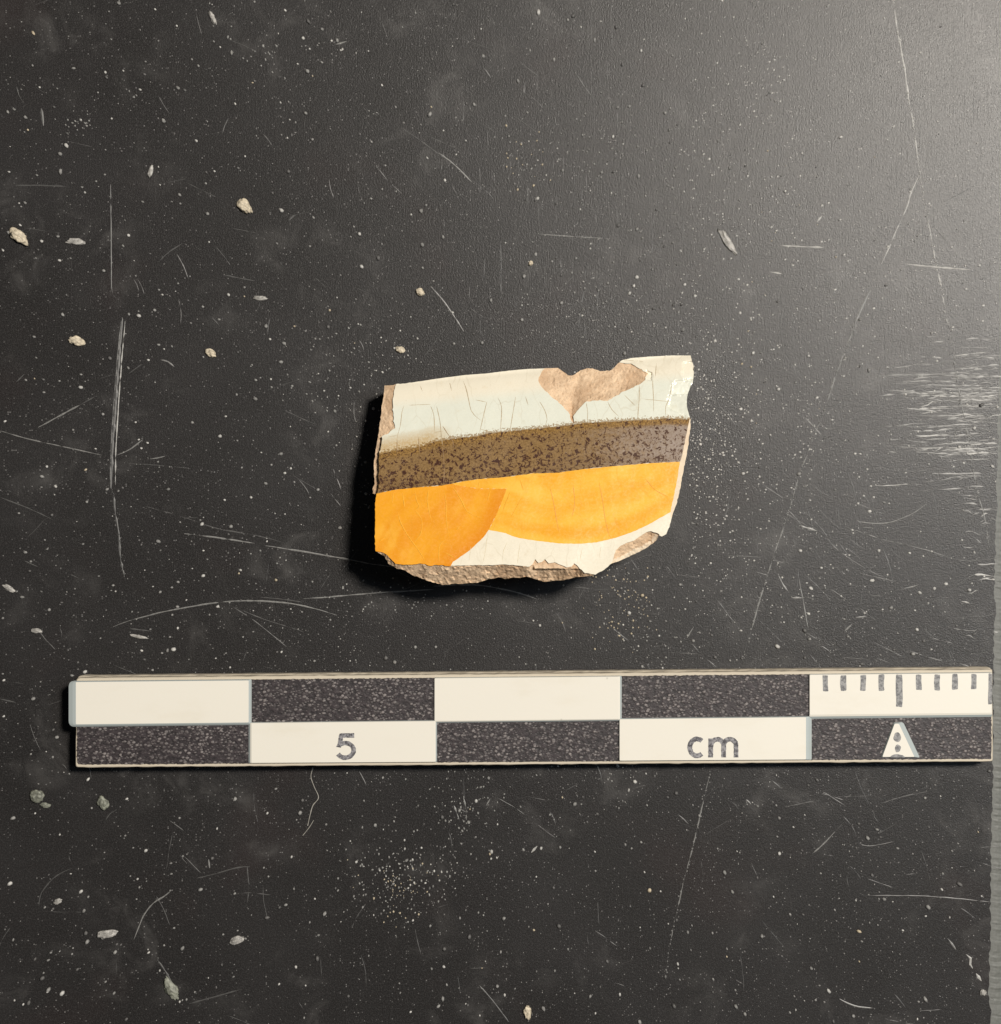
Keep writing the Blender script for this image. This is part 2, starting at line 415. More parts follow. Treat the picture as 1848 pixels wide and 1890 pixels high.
# ------------------------------------------------------------ dust
def tail(px, py):
    a = math.atan2(945 - py, px - 924); r = math.hypot(px - 924, py - 945) / 1300
    return a + random.gauss(0, 0.35), r
random.seed(21)
DV = [[], [], [], []]; DF = [[], [], [], []]
BLOCKED = lambda x, y: (700 < x < 1272 and 690 < y < 1045) or (136 < x < 1836 and 1248 < y < 1408)
def sprinkle(x, y, r, k):
    if BLOCKED(x, y) or x > edge_x(y) - 1: return
    a, rr = tail(x, y)
    fl = 0.6
    if x > 1250 and y < 1150 and random.random() < 0.8: k = 1; fl = 0.25; r *= 0.85
    grain(DV[k], DF[k], x, y, r, 1 + rr * random.uniform(0.1, 1.1), a, flat=fl)
for i in range(1500):
    x, y = random.uniform(0, 1848), random.uniform(0, 1890)
    k = random.choices((0, 1, 2, 3), (0.50, 0.20, 0.27, 0.03))[0]
    r = random.uniform(1.3, 2.4) if random.random() < 0.75 else random.uniform(2.4, 3.9)
    if x > 1300 and y < 620: r *= 0.75
    sprinkle(x, y, r, k)
for i in range(5200):
    x, y = random.uniform(0, 1848), random.uniform(0, 1890)
    keep = 0.35 + 0.65 * min(1, max(0, (x - 500) / 700))
    if noise.noise(Vector((x * 0.006, y * 0.006, 2.2))) < random.uniform(-0.7, 0.5) or random.random() > keep: continue
    sprinkle(x, y, random.uniform(0.6, 1.2), random.choices((0, 1, 2), (0.55, 0.1, 0.35))[0])
CL = [(1305,800,30,110,420,1), (1150,1115,32,45,170,3), (1290,330,60,90,170,0), (740,1610,70,40,230,0), (740,1640,35,35,100,3),
      (860,1490,40,60,120,0), (1120,560,90,60,200,0), (1400,180,40,80,110,0), (1050,300,60,45,80,0), (960,300,30,30,40,3),
      (620,700,60,60,110,0), (720,660,40,30,50,1), (1510,800,70,90,170,0), (1330,1000,120,80,180,0), (1180,600,70,40,120,0),
      (1380,690,20,80,60,3), (1240,1170,60,40,70,0), (1120,1440,60,40,70,0), (140,230,20,14,26,0), (480,90,24,20,26,0), (610,90,30,10,14,1),
      (790,1110,90,14,60,0), (690,900,14,90,26,0), (630,1170,40,40,30,0), (200,190,60,40,12,0), (1670,480,60,110,90,0), (380,1000,80,40,50,2),
      (1450,460,60,120,80,3), (1130,250,30,40,40,0), (520,1160,60,50,40,0), (1480,1150,80,60,70,0)]
for cx, cy, sx, sy, n, k in CL:
    for i in range(n):
        kk = k if random.random() < 0.5 else random.choice((0, 0, 1, 2))
        sprinkle(random.gauss(cx, sx), random.gauss(cy, sy), random.choice((0.8, 1.0, 1.2, 1.5, 2.0)), kk)
for k, (nm, lb) in enumerate([("dust_grains", "fine grey dust grains scattered all over the black board"),
                              ("pale_dust_grains", "brighter whitish dust grains scattered over the black board"),
                              ("dim_dust_grains", "dim dark grey dust grains barely standing out on the black board"),
                              ("warm_dust_grains", "beige dust grains gathered in small patches round the potsherd")]):
    o = mesh_obj(nm, DV[k], DF[k], M_DUST[k], smooth=True)
    tag(o, lb, "dust", kind="stuff")

# ------------------------------------------------------------ larger crumbs, each a thing
def crumb(name, label, cat, px, py, L, Wd, ang, mat, flat=0.55, group=None, seed=0, tip=0.0):
    """lumpy pebble: length L and width Wd in photo px, ang in degrees, clockwise from right"""
    V, F = [], []; nu, nv = 24, 14
    a = -math.radians(ang); ca, sa = math.cos(a), math.sin(a); k = CAM_H / FPX
    c = W(px, py, 0)
    rz = Wd * 0.5 * flat
    for j in range(nv + 1):
        th = math.pi * j / nv
        for i in range(nu):
            ph = 2 * math.pi * i / nu
            d = Vector((math.sin(th) * math.cos(ph), math.sin(th) * math.sin(ph), math.cos(th)))
            jj = 1 + 0.40 * noise.noise(d * 1.6 + Vector((seed, 0, 0))) + 0.34 * noise.noise(d * 4.0 + Vector((0, seed, 0)))
            x, y, z = d.x * L * 0.5 * jj, d.y * Wd * 0.5 * jj * (1 - tip * d.x), d.z * rz * jj
            V.append(Vector(((x * ca - y * sa) * k, (x * sa + y * ca) * k, max(0, (z + rz * 0.75) * k))))
    for j in range(nv):
        for i in range(nu):
            b0, b1 = j * nu + i, j * nu + (i + 1) % nu
            F.append((b0, b0 + nu, b1 + nu, b1))
    o = mesh_obj(name, V, F, mat, smooth=True)
    o.location = (c.x, c.y, 0.0)
    return tag(o, label, cat, group)
CR = [
 ("crumb", "large beige oval crumb at the far left, the biggest on the board's left edge", "crumb", 36, 437, 38, 21, 38, M_CRUMB, .6),
 ("crumb", "cream oval crumb alone on bare board, up and left of the potsherd", "crumb", 452, 381, 32, 20, 50, M_CRUMB, .6),
 ("fleck", "flat greyish white fleck just right of the large beige crumb", "fleck", 140, 446, 34, 11, 2, M_FLECK, .3),
 ("crumb", "soft white crumb left of the top of the long vertical scratch", "crumb", 143, 630, 31, 15, 18, M_CRUMB, .5),
 ("crumb", "small buff crumb between the long vertical scratch and the potsherd", "crumb", 390, 652, 20, 13, 40, M_CRUMB, .6),
 ("fleck", "narrow pale fleck tilted at the top edge, left of the middle", "fleck", 393, 33, 27, 9, 62, M_FLECK, .5),
 ("crumb", "tiny yellowish crumb above the potsherd's left half", "crumb", 776, 539, 16, 12, 45, M_CRUMB, .7),
 ("crumb", "tiny round tan speck of crumb above the middle of the potsherd", "crumb", 980, 486, 9, 8, 0, M_CRUMB, .8),
 ("flake", "long slanting whitish flake to the upper right of the potsherd", "flake", 1345, 449, 52, 14, 58, M_FLECK, .3),
 ("fleck", "short flat white fleck lying level below the cream oval crumb", "fleck", 481, 550, 24, 8, 4, M_FLECK, .4),
 ("crumb", "lumpy greenish white crumb at the left below the scale bar's end", "crumb", 70, 1468, 26, 22, 20, M_GREENISH, .5),
 ("crumb", "small greenish crumb touching the lower side of the lumpy greenish one", "crumb", 84, 1486, 20, 9, 0, M_GREENISH, .5),
 ("crumb", "dull grey green crumb under the left black square of the scale bar", "crumb", 191, 1482, 24, 19, 80, M_GREENISH, .4),
 ("flake", "grey wedge shaped flake in the lower left, above the ribbed chip", "flake", 198, 1724, 36, 15, -14, M_FLECK, .3),
 ("flake", "bright pointed flake in the lower left, right of the grey wedge", "flake", 438, 1735, 27, 13, -18, M_FLECK, .5),
 ("flake", "ribbed grey translucent flake near the bottom edge at lower left", "flake", 316, 1826, 44, 20, 62, M_GREENISH, .3),
 ("chip", "pale teardrop chip standing at the bottom edge in the middle", "chip", 974, 1868, 27, 13, 84, M_CRUMB, .6),
 ("crumb", "rough tan crumb just off the potsherd's upper left corner", "crumb", 739, 646, 17, 11, 20, M_CRUMB, .6),
 ("fleck", "soft grey fleck at the left edge, above the scale bar's height", "fleck", 17, 1086, 24, 11, 30, M_FLECK, .4),
 ("fleck", "bright thin sliver lying level above the left end of the scale bar", "fleck", 256, 1175, 32, 6, 10, M_FLECK, .5),
 ("fleck", "upright grey fleck in the upper left, above the cream oval crumb's left", "fleck", 278, 316, 24, 8, -75, M_FLECK, .4),
 ("fleck", "soft pale fleck at the left edge below the long arc scratch", "fleck", 68, 1164, 20, 9, 5, M_FLECK, .5),
 ("fleck", "grey fleck below the flat light patch in the lower left, above the wedge", "fleck", 107, 1664, 16, 9, -25, M_FLECK, .4),
 ("fleck", "rounded fleck on the board's worn right edge near the bottom corner", "fleck", 1815, 1832, 11, 11, 0, M_FLECK, .4),
]
for i, c in enumerate(CR):
    crumb(*c, seed=i * 7.3 + 2, tip=0.12)

# lint fibre
V, F = [], []
P = catmull([(578,1417),(574,1433),(580,1452),(588,1472),(578,1486),(573,1502),(568,1524)], 3)
P2 = catmull([(579,1514),(571,1527),(559,1542)], 3)
def tube(V, F, P, r, zs, seg=6):
    base = len(V); n = len(P)
    for i, (x, y) in enumerate(P):
        a = P[max(0, i - 1)]; b = P[min(n - 1, i + 1)]
        d = Vector((b[0] - a[0], -(b[1] - a[1]), 0)).normalized(); s = Vector((-d.y, d.x, 0))
        c = W(x, y, 0); rr = r * (0.7 + 0.5 * noise.noise(Vector((x * .1, y * .1, 0)))) * CAM_H / FPX
        for k in range(seg):
            t = 2 * math.pi * k / seg
            V.append(c + s * math.cos(t) * rr + Vector((0, 0, zs + rr + math.sin(t) * rr)))
    for i in range(n - 1):
        for k in range(seg):
            F.append((base + i * seg + k, base + i * seg + (k + 1) % seg, base + (i + 1) * seg + (k + 1) % seg, base + (i + 1) * seg + k))
tube(V, F, P, 1.0, 0.0); tube(V, F, P2, 0.9, 0.00003)
tag(mesh_obj("lint_fibre", V, F, M_LINT, smooth=True), "thin pale crooked lint fibre trailing down from the scale bar's lower edge", "lint")

# ------------------------------------------------------------ potsherd
SIL = [(710,712),(760,706),(820,697),(860,692),(900,689),(940,684),(975,681),(1000,680),(1030,679),(1040,686),(1052,694),(1062,691),(1072,684),(1085,680),(1098,681),(1108,685),(1125,684),(1133,680),(1140,671),(1148,665),(1165,661),(1200,658),(1240,656),(1275,656),
 (1278,668),(1281,676),(1281,690),(1279,705),(1272,720),(1268,735),(1268,750),(1272,765),(1275,775),(1273,800),(1271,820),(1267,845),(1261,873),(1257,896),(1250,927),(1242,948),(1237,968),(1230,986),(1222,990),(1216,988),
 (1212,997),(1205,1003),(1190,1013),(1165,1026),(1145,1035),(1130,1040),(1115,1052),(1099,1061),
 (1087,1063),(1073,1064),(1058,1067),(1037,1071),(1004,1074),(992,1070),(980,1066),(972,1065),(961,1067),(947,1065),(933,1069),(925,1065),(902,1069),(881,1075),(859,1077),(833,1078),(816,1079),(791,1073),(774,1066),(757,1060),(745,1051),(734,1050),(717,1040),(709,1026),(693,1017),
 (692,990),(693,960),(692,940),(694,920),(695,912),(688,911),(688,899),(692,893),(691,880),(690,865),(691,850),(694,830),(697,815),(700,790),(703,770),(706,745),(709,725)]
CHIP_TOP = [(994,696),(1001,685),(1011,676),(1030,670),(1060,680),(1110,670),(1130,660),(1144,669),(1165,672),(1184,682),(1195,689),(1191,701),(1179,710),(1153,722),(1132,734),(1122,740),(1101,739),(1082,741),(1070,753),(1058,768),(1060,782),(1055,777),(1051,762),(1037,748),(1018,732),(1002,717),(994,703)]
CHIP_LEFT = [(690,700),(712,708),(731,706),(727,728),(726,740),(725,756),(727,777),(729,790),(718,800),(705,806),(702,830),(699,845),(700,860),(699,880),(700,895),(697,908),(694,914),(680,915),(680,800)]
CHIP_BOT = [(680,1030),(693,1017.5),(705,1019),(715,1025),(722,1032),(730,1041),(745,1042),(760,1042),(775,1040),(785,1041),(790,1044),(810,1043),(830,1044.5),(850,1044),(880,1043),(905,1043),(930,1042),(958,1044),(977,1046),(984,1040),(988,1032),(994,1039),(1000,1037),(1006,1032),(1013,1040),(1024,1038),(1034,1042),(1046,1047),(1055,1046),(1060,1040),(1065,1043),(1070,1050),(1080,1057),(1099,1060.5),(1104,1100),(700,1100)]
CHIP_BR = [(1128,1042),(1133,1028),(1137,1016),(1146,1007),(1158,1002),(1170,997),(1184,988),(1193,982),(1202,981),(1211,983),(1218,987),(1216,992),(1230,1010),(1160,1060)]
CHIP_RIGHT = [(1290,770),(1273,774),(1267,803),(1260,838),(1255,854),(1252,875),(1249,892),(1243,920),(1238,943),(1238,955),(1290,950)]
BAND = [(670,842),(697,839),(735,831),(775,825),(800,816),(850,808),(880,805),(900,800),(940,796),(980,792),(1032,787),(1077,781),(1118,779),(1170,776),(1205,775),(1229,772),(1268,774),(1300,774),
        (1300,850),(1255,852),(1196,855),(1136,860),(1075,866),(1032,872),(980,874),(937,880),(885,884),(850,889),(833,893),(816,896),(790,898),(764,900),(729,904),(694,911),(670,914)]
OR_L = [(670,914),(694,911),(729,904),(764,900),(790,898),(816,896),(833,893),(845,896),(885,902),(935,902),(930,916),(923,934),(916,951),(902,978),(894,990),(885,999),(868,1015),(847,1030),(836,1037),(824,1060),(670,1060)]
OR_R = [(833,893),(850,889),(885,884),(937,880),(980,874),(1032,872),(1075,866),(1136,860),(1196,855),(1255,852),(1300,850),(1300,935),(1240,944),(1219,956),(1196,969),(1170,981),(1136,993),(1101,1001),(1067,1004),(1032,1003),(980,997),(954,992),(930,983),(902,978),(916,951),(923,934),(930,916),(935,902),(885,902),(845,896)]

def inside(p, poly):
    x, y = p; c = False; n = len(poly)
    for i in range(n):
        x1, y1 = poly[i]; x2, y2 = poly[i - 1]
        if (y1 > y) != (y2 > y) and x < (x2 - x1) * (y - y1) / (y2 - y1) + x1: c = not c
    return c
def seg_d(p, a, b):
    ax, ay = a; bx, by = b; px, py = p
    dx, dy = bx - ax, by - ay; L = dx * dx + dy * dy
    t = 0 if L == 0 else max(0, min(1, ((px - ax) * dx + (py - ay) * dy) / L))
    return math.hypot(px - ax - t * dx, py - ay - t * dy)
def poly_d(p, poly, closed=True):
    n = len(poly)
    return min(seg_d(p, poly[i], poly[(i + 1) % n]) for i in range(n if closed else n - 1))
def rough_line(poly, amp, step=4.0, closed=True, seed=0):
    out = []; n = len(poly)
    for i in range(n if closed else n - 1):
        a, b = poly[i], poly[(i + 1) % n]
        L = math.hypot(b[0] - a[0], b[1] - a[1]); k = max(1, int(L / step))
        nx, ny = (-(b[1] - a[1]) / L, (b[0] - a[0]) / L) if L else (0, 0)
        for j in range(k):
            t = j / k; x = a[0] + (b[0] - a[0]) * t; y = a[1] + (b[1] - a[1]) * t
            d = 0 if amp == 0 else amp * (noise.noise(Vector((x * .13, y * .13, seed))) + 0.8 * noise.noise(Vector((x * .45, y * .45, seed))))
            out.append((x + nx * d, y + ny * d))
    if not closed: out.append(poly[-1])
    return out
def sil_amp(p):     # top rim is smooth, broken sides are rough
    return 0.25 if p[1] < 702 and not (1030 < p[0] < 1150) else 1.3
SILR = []
for i, a in enumerate(SIL):
    b = SIL[(i + 1) % len(SIL)]
    SILR += rough_line([a, b], sil_amp(((a[0] + b[0]) / 2, (a[1] + b[1]) / 2)), 4.0, False, 3)[:-1]
CT = rough_line(CHIP_TOP, 1.6, 3.5, True, 5); CLF = rough_line(CHIP_LEFT, 1.6, 3.5, True, 6)
CB = rough_line(CHIP_BOT, 1.0, 3.5, True, 7); CBR = rough_line(CHIP_BR, 1.2, 3.5, True, 8); CRT = rough_line(CHIP_RIGHT, 0.8, 3.5, True, 9)
BD = rough_line(BAND, 0.9, 4, True, 10); OL = rough_line(OR_L, 0.7, 4, True, 11); ORR = rough_line(OR_R, 0.6, 4, True, 12)

LOWR = [(1216,988),(1212,997),(1205,1003),(1190,1013),(1165,1026),(1145,1035),(1130,1040)]
TOPA, TOPB = (710.0, 712.0), (1275.0, 656.0)
def vdist(x, y): return y - (TOPA[1] + (TOPB[1] - TOPA[1]) * (x - TOPA[0]) / (TOPB[0] - TOPA[0]))
def z_top(x, y):
    """height of the glazed face in metres: rim low at the top, thickening and rising to the broken lower edge"""
    v = max(0.0, vdist(x, y))
    z = 3.15 + 0.13 * (1 - math.exp(-v / 9.0)) + 0.28 * (1 - math.exp(-v / 60.0)) + 2.25 * (v / 370.0) - 0.22 * (v / 370.0) ** 2
    z += 0.035 * noise.noise(Vector((x * .012, y * .012, 1))) + 0.006 * noise.noise(Vector((x * .06, y * .06, 4)))
    z += 0.010 * math.exp(-((v - 150 + (x - 900) * 0.02) / 34.0) ** 2)      # the painted band stands very slightly proud
    return z * MM
def near(p, poly, lim):
    xs = [q[0] for q in poly]; ys = [q[1] for q in poly]
    return min(xs) - lim < p[0] < max(xs) + lim and min(ys) - lim < p[1] < max(ys) + lim
BOTLINE = CHIP_BOT[1:-2]
FLAKES = [([(1250,702),(1281,700),(1281,726),(1262,728),(1238,728),(1240,712)], 0.10, (0.3, 1)), ([(1236,730),(1270,728),(1268,745),(1276,776),(1252,762),(1232,752)], 0.06, (-0.6, 0.5)),
          ([(1262,668),(1281,668),(1281,700),(1266,703),(1260,690)], 0.09, (1, 0.1)), ([(1192,684),(1204,687),(1202,702),(1192,702)], 0.10, (1, -1))]
def z_glaze(x, y):
    z = z_top(x, y)
    if x > 1185 and y < 785:
        for poly, d, g in FLAKES:
            if inside((x, y), poly):
                cx = sum(q[0] for q in poly) / len(poly); cy = sum(q[1] for q in poly) / len(poly)
                z -= (d + 0.0032 * (g[0] * (x - cx) + g[1] * (y - cy)) + 0.03 * abs(noise.noise(Vector((x * .12, y * .12, 8))))) * MM
    return z
def clay_noise(x, y, a):
    return a * MM * (0.35 * noise.noise(Vector((x * .05, y * .05, 3))) + 0.3 * noise.noise(Vector((x * .14, y * .14, 5))) + 0.3 * noise.noise(Vector((x * .38, y * .38, 7))))
def inn(p, poly): return inside(p, poly) or poly_d(p, poly) < 0.35
def z_clay(x, y):
    z = z_top(x, y) - 0.30 * MM
    p = (x, y)
    if near(p, CHIP_TOP, 2) and inn(p, CT):
        d = poly_d(p, CT)
        z += (0.24 - 0.16 * min(1, d / 14)) * MM + clay_noise(x, y, 0.16)
        z -= 0.10 * MM * max(0, 1 - abs(x - 1058 - (y - 740) * -0.2) / 12)      # notch down the middle of the scar
    elif x < 735 and y < 920 and inn(p, CLF):
        z += 0.25 * MM - 0.010 * MM * max(0, 730 - x) + clay_noise(x, y, 0.12)
    elif y > 1015 and inn(p, CB):
        d = poly_d(p, BOTLINE, False)
        yb = 1043 if x < 985 else 1050
        below = max(0, y - yb)
        if below <= 0 and 980 < x < 1085: z += 0.20 * MM + clay_noise(x, y, 0.10)
        else: z += 0.22 * MM - min(d, 40) * 0.036 * MM + clay_noise(x, y, 0.30)
    elif x > 1125 and y > 975 and inn(p, CBR):
        d = poly_d(p, CHIP_BR[:11], False)
        z += 0.22 * MM - d * 0.020 * MM + clay_noise(x, y, 0.20) - 0.10 * MM * max(0, 1 - math.hypot(x - 1196, y - 988) / 18)
    elif x > 1230 and y > 770 and inn(p, CRT):
        d = poly_d(p, CHIP_RIGHT[1:-1], False)
        z += 0.285 * MM - d * 0.022 * MM + clay_noise(x, y, 0.03)
    return z

# one constrained triangulation shared by clay and glaze
pts, edges = [], []
def add_loop(loop, closed=True):
    b = len(pts); pts.extend(Vector(q) for q in loop); n = len(loop)
    for i in range(n if closed else n - 1): edges.append((b + i, b + (i + 1) % n))
SILD = SILR
add_loop(SILD)
for lp in (CT, CLF, CB, CBR, CRT, BD, OL, ORR): add_loop(lp)
for poly, d, g in FLAKES:
    add_loop(rough_line(poly, 0.6, 3.0, True, 14))
    cx = sum(q[0] for q in poly) / len(poly); cy = sum(q[1] for q in poly) / len(poly)
    add_loop(rough_line([(cx + (q[0] - cx) * 0.93, cy + (q[1] - cy) * 0.93) for q in poly], 0.6, 3.0, True, 14))
SP = 3.4
random.seed(5)
yy = 650.0; row = 0
while yy < 1085:
    xx = 684.0 + (SP / 2 if row % 2 else 0)
    while xx < 1286:
        q = (xx + random.uniform(-.6, .6), yy + random.uniform(-.6, .6))
        if inside(q, SILD): pts.append(Vector(q))
        xx += SP
    yy += SP * 0.87; row += 1
cv, ce, cf, *_ = delaunay_2d_cdt(pts, edges, [], 0, 0.02)
cv = [(v.x, v.y) for v in cv]
tris = []
reg = []
for f in cf:
    for k in range(1, len(f) - 1):
        t = (f[0], f[k], f[k + 1])
        c = (sum(cv[i][0] for i in t) / 3, sum(cv[i][1] for i in t) / 3)
        if not inside(c, SILD): continue
        if inside(c, CBR) and poly_d(c, LOWR, False) < 7 + 3 * noise.noise(Vector((c[0] * .1, c[1] * .1, 0))): r = 'side'
        elif inside(c, CT) or inside(c, CLF) or inside(c, CB) or inside(c, CBR): r = 'clay'
        elif inside(c, CRT): r = 'side'
        elif inside(c, BD): r = 'band'
        elif inside(c, OL): r = 'orange_l'
        elif inside(c, ORR): r = 'orange_r'
        else: r = 'white'
        # wind counter-clockwise seen from above (photo y runs down)
        (ax, ay), (bx, by), (dx, dy) = (cv[i] for i in t)
        if (bx - ax) * (dy - ay) - (by - ay) * (dx - ax) > 0: t = (t[0], t[2], t[1])
        tris.append(t); reg.append(r)

# ---- sherd materials (surface coordinate attribute "sp": photo px / 100, stays with the surface)
def mat_white():
    t = NT("cream_glaze"); sp = t.attr("sp", "Vector"); v = t.attr("rimdist"); fr = t.attr("fringe"); wash = t.attr("wash")
    n = t.noise(sp, 2.2, 4, 0.6); nf = t.noise(sp, 22, 4, 0.7); ns = t.noise(sp, 26, 3, 0.65)
    warm = t.mix(n, (0.80, 0.735, 0.59, 1), (0.86, 0.79, 0.64, 1))
    cool = t.mix(n, (0.71, 0.72, 0.615, 1), (0.77, 0.77, 0.66, 1))
    # greyer shading below the curved rim, put into the glaze colour
    curve_shade = t.math('MULTIPLY', t.step(t.math('ADD', v, t.math('MULTIPLY', nf, 14.0)), 30, 58), t.step(v, 260, 190, 0, 1))
    col = t.mix(curve_shade, warm, cool)
    stain = t.step(t.noise(t.mapping(sp, loc=(5, 5, 0)), 4.5, 4, 0.65), 0.56, 0.78)
    col = t.mix(t.math('MULTIPLY', stain, 0.25), col, (0.62, 0.47, 0.27, 1))
    spot = t.step(t.voro(sp, 9), 0.03, 0.07, 1, 0)
    col = t.mix(t.math('MULTIPLY', spot, 0.45), col, (0.45, 0.36, 0.2, 1))
    # diffuse tan wash at the left above the band, then brown fringe grains
    w = t.math('MULTIPLY', wash, t.step(t.math('ADD', wash, t.math('MULTIPLY', nf, 0.8)), 0.5, 0.8))
    w = t.math('MULTIPLY', w, t.step(ns, 0.3, 0.6, 0.65, 1.0))
    col = t.mix(t.math('MULTIPLY', w, 0.9), col, (0.52, 0.36, 0.16, 1))
    f = t.step(t.math('ADD', fr, t.math('MULTIPLY', t.math('SUBTRACT', ns, 0.5), 2.6)), 0.62, 0.78)
    col = t.mix(t.math('MULTIPLY', f, 0.75), col, (0.24, 0.125, 0.022, 1))
    # faint crackle network in the glaze, mostly running downwards
    wv = t.n("ShaderNodeVectorMath", operation='ADD'); t.link(t.mapping(sp, scale=(2.6, 1.2, 1), rot=(0, 0, 0.12)), wv.inputs[0])
    nz = t.n("ShaderNodeTexNoise"); t.link(sp, nz.inputs["Vector"]); nz.inputs["Scale"].default_value = 4.0
    sc_ = t.n("ShaderNodeVectorMath", operation='SCALE'); t.link(nz.outputs["Color"], sc_.inputs[0]); sc_.inputs["Scale"].default_value = 0.35
    t.link(sc_.outputs[0], wv.inputs[1])
    crk = t.step(t.voro(wv.outputs[0], 1.0, 'DISTANCE_TO_EDGE'), 0.006, 0.026, 1, 0)
    crk = t.math('MULTIPLY', crk, t.step(t.noise(t.mapping(sp, loc=(8, 1, 0)), 1.8, 2, 0.5), 0.40, 0.62, 0.15, 0.9))
    col = t.mix(t.math('MULTIPLY', crk, 0.26), col, (0.50, 0.42, 0.28, 1))
    nb = t.bump(t.noise(sp, 5, 3, 0.5), 0.00002, 0.6)
    return t.done(col, t.step(nf, 0.3, 0.7, 0.22, 0.34), nb, 0.5, Coat_Weight=0.5, Coat_Roughness=0.10)
def mat_band():
    t = NT("brown_painted_band"); sp = t.attr("sp", "Vector"); fr = t.attr("fringe"); x = t.attr("across")
    ns = t.noise(sp, 32, 3, 0.65); nm = t.noise(sp, 13, 4, 0.7)
    tan = t.mix(t.step(ns, 0.3, 0.7), (0.17, 0.095, 0.030, 1), (0.29, 0.175, 0.066, 1))
    grey = t.mix(t.step(ns, 0.3, 0.7), (0.27, 0.205, 0.155, 1), (0.34, 0.275, 0.235, 1))
    gm = t.math('MULTIPLY', t.step(t.math('ADD', x, t.math('MULTIPLY', t.math('SUBTRACT', nm, .5), 0.7)), 0.45, 1.0), t.step(fr, 0.55, 0.80, 1, 0))
    col = t.mix(gm, tan, grey)
    olive = t.mix(t.step(ns, 0.35, 0.65), (0.125, 0.060, 0.010, 1), (0.36, 0.205, 0.055, 1))
    col = t.mix(t.step(t.math('ADD', fr, t.math('MULTIPLY', t.math('SUBTRACT', nm, .5), 0.8)), 0.45, 0.85), col, olive)
    # clotted dark flecks where the pigment crawled, denser towards the left and the lower edge
    low = t.attr("lowleft")
    f1 = t.noise(t.mapping(sp, loc=(2, 9, 0)), 11.5, 3, 0.62, 0.9)
    f2 = t.noise(t.mapping(sp, loc=(9, 2, 0)), 24, 3, 0.6, 0.6)
    th = t.math('ADD', t.math('ADD', t.math('MULTIPLY', f1, 0.65), t.math('MULTIPLY', f2, 0.35)), t.math('MULTIPLY', low, 0.045))
    dark = t.step(th, 0.545, 0.58)
    mid_ = t.step(th, 0.51, 0.56)
    col = t.mix(t.math('MULTIPLY', mid_, 0.65), col, (0.125, 0.058, 0.015, 1))
    thick = t.step(t.noise(t.mapping(sp, scale=(0.5, 3.0, 1), rot=(0, 0, 0.12)), 1.6, 3, 0.5), 0.40, 0.70, 0, 0.45)
    col = t.mix(t.math('MULTIPLY', thick, t.step(low, 0.0, 0.8, 0.3, 1)), col, (0.14, 0.072, 0.022, 1))
    dk = t.math('MULTIPLY', dark, t.step(x, 0.0, 1.3, 1.0, 0.9))
    col = t.mix(dk, col, (0.048, 0.013, 0.004, 1))
    lt = t.step(t.noise(t.mapping(sp, loc=(4, 4, 0)), 30, 2, 0.6), 0.68, 0.75)
    col = t.mix(t.math('MULTIPLY', lt, 0.5), col, (0.52, 0.38, 0.22, 1))
    n1 = t.bump(t.math('SUBTRACT', ns, t.math('MULTIPLY', dark, 0.8)), 0.000006, 0.7)
    return t.done(col, 0.40, n1, 0.22)
def mat_orange(name, deep, light, edgec):
    t = NT(name); sp = t.attr("sp", "Vector"); e = t.attr("edge")
    # brush strokes follow the painted outline: texture runs along lines of equal distance to it
    cb = t.n("ShaderNodeCombineXYZ"); sx = t.n("ShaderNodeSeparateXYZ"); t.link(sp, sx.inputs[0])
    t.link(t.math('MULTIPLY', t.attr("arc"), 3.6), cb.inputs[0]); t.link(t.math('MULTIPLY', sx.outputs[0], 0.55), cb.inputs[1])
    st = t.math('ADD', t.math('MULTIPLY', t.noise(cb.outputs[0], 1.0, 2, 0.5, 0.3), 0.6), t.math('MULTIPLY', t.noise(sp, 2.2, 4, 0.6), 0.4))
    fine = t.noise(sp, 20, 4, 0.7)
    col = t.mix(t.step(st, 0.36, 0.64), light, deep)
    pale = t.step(t.noise(t.mapping(sp, loc=(6, 2, 0)), 1.3, 3, 0.5), 0.5, 0.72, 0, 0.6)
    col = t.mix(t.math('MULTIPLY', pale, t.step(st, 0.6, 0.4)), col, (0.93, 0.56, 0.09, 1))
    col = t.mix(t.math('MULTIPLY', t.step(e, 0.0, 1.0, 0, 1), 0.75), col, edgec)
    col = t.mix(t.step(fine, 0.35, 0.75, 0, 0.30), col, light)
    spot = t.step(t.voro(t.mapping(sp, loc=(3, 3, 0)), 7), 0.02, 0.06, 1, 0)
    col = t.mix(t.math('MULTIPLY', spot, 0.5), col, (0.55, 0.24, 0.03, 1))
    # faint crackle network in the glaze, mostly running downwards
    wv = t.n("ShaderNodeVectorMath", operation='ADD'); t.link(t.mapping(sp, scale=(2.4, 1.3, 1), rot=(0, 0, 0.12)), wv.inputs[0])
    nz = t.n("ShaderNodeTexNoise"); t.link(sp, nz.inputs["Vector"]); nz.inputs["Scale"].default_value = 4.0
    sc_ = t.n("ShaderNodeVectorMath", operation='SCALE'); t.link(nz.outputs["Color"], sc_.inputs[0]); sc_.inputs["Scale"].default_value = 0.35
    t.link(sc_.outputs[0], wv.inputs[1])
    crk = t.step(t.voro(wv.outputs[0], 1.0, 'DISTANCE_TO_EDGE'), 0.006, 0.026, 1, 0)
    crk = t.math('MULTIPLY', crk, t.step(t.noise(t.mapping(sp, loc=(8, 1, 0)), 1.8, 2, 0.5), 0.40, 0.62, 0.15, 0.9))
    col = t.mix(t.math('MULTIPLY', crk, 0.30), col, (0.70, 0.30, 0.02, 1))
    nb = t.bump(t.noise(sp, 6, 2, 0.5), 0.000014, 0.6)
    return t.done(col, t.step(fine, 0.3, 0.7, 0.20, 0.32), nb, 0.5, Coat_Weight=0.2, Coat_Roughness=0.12)
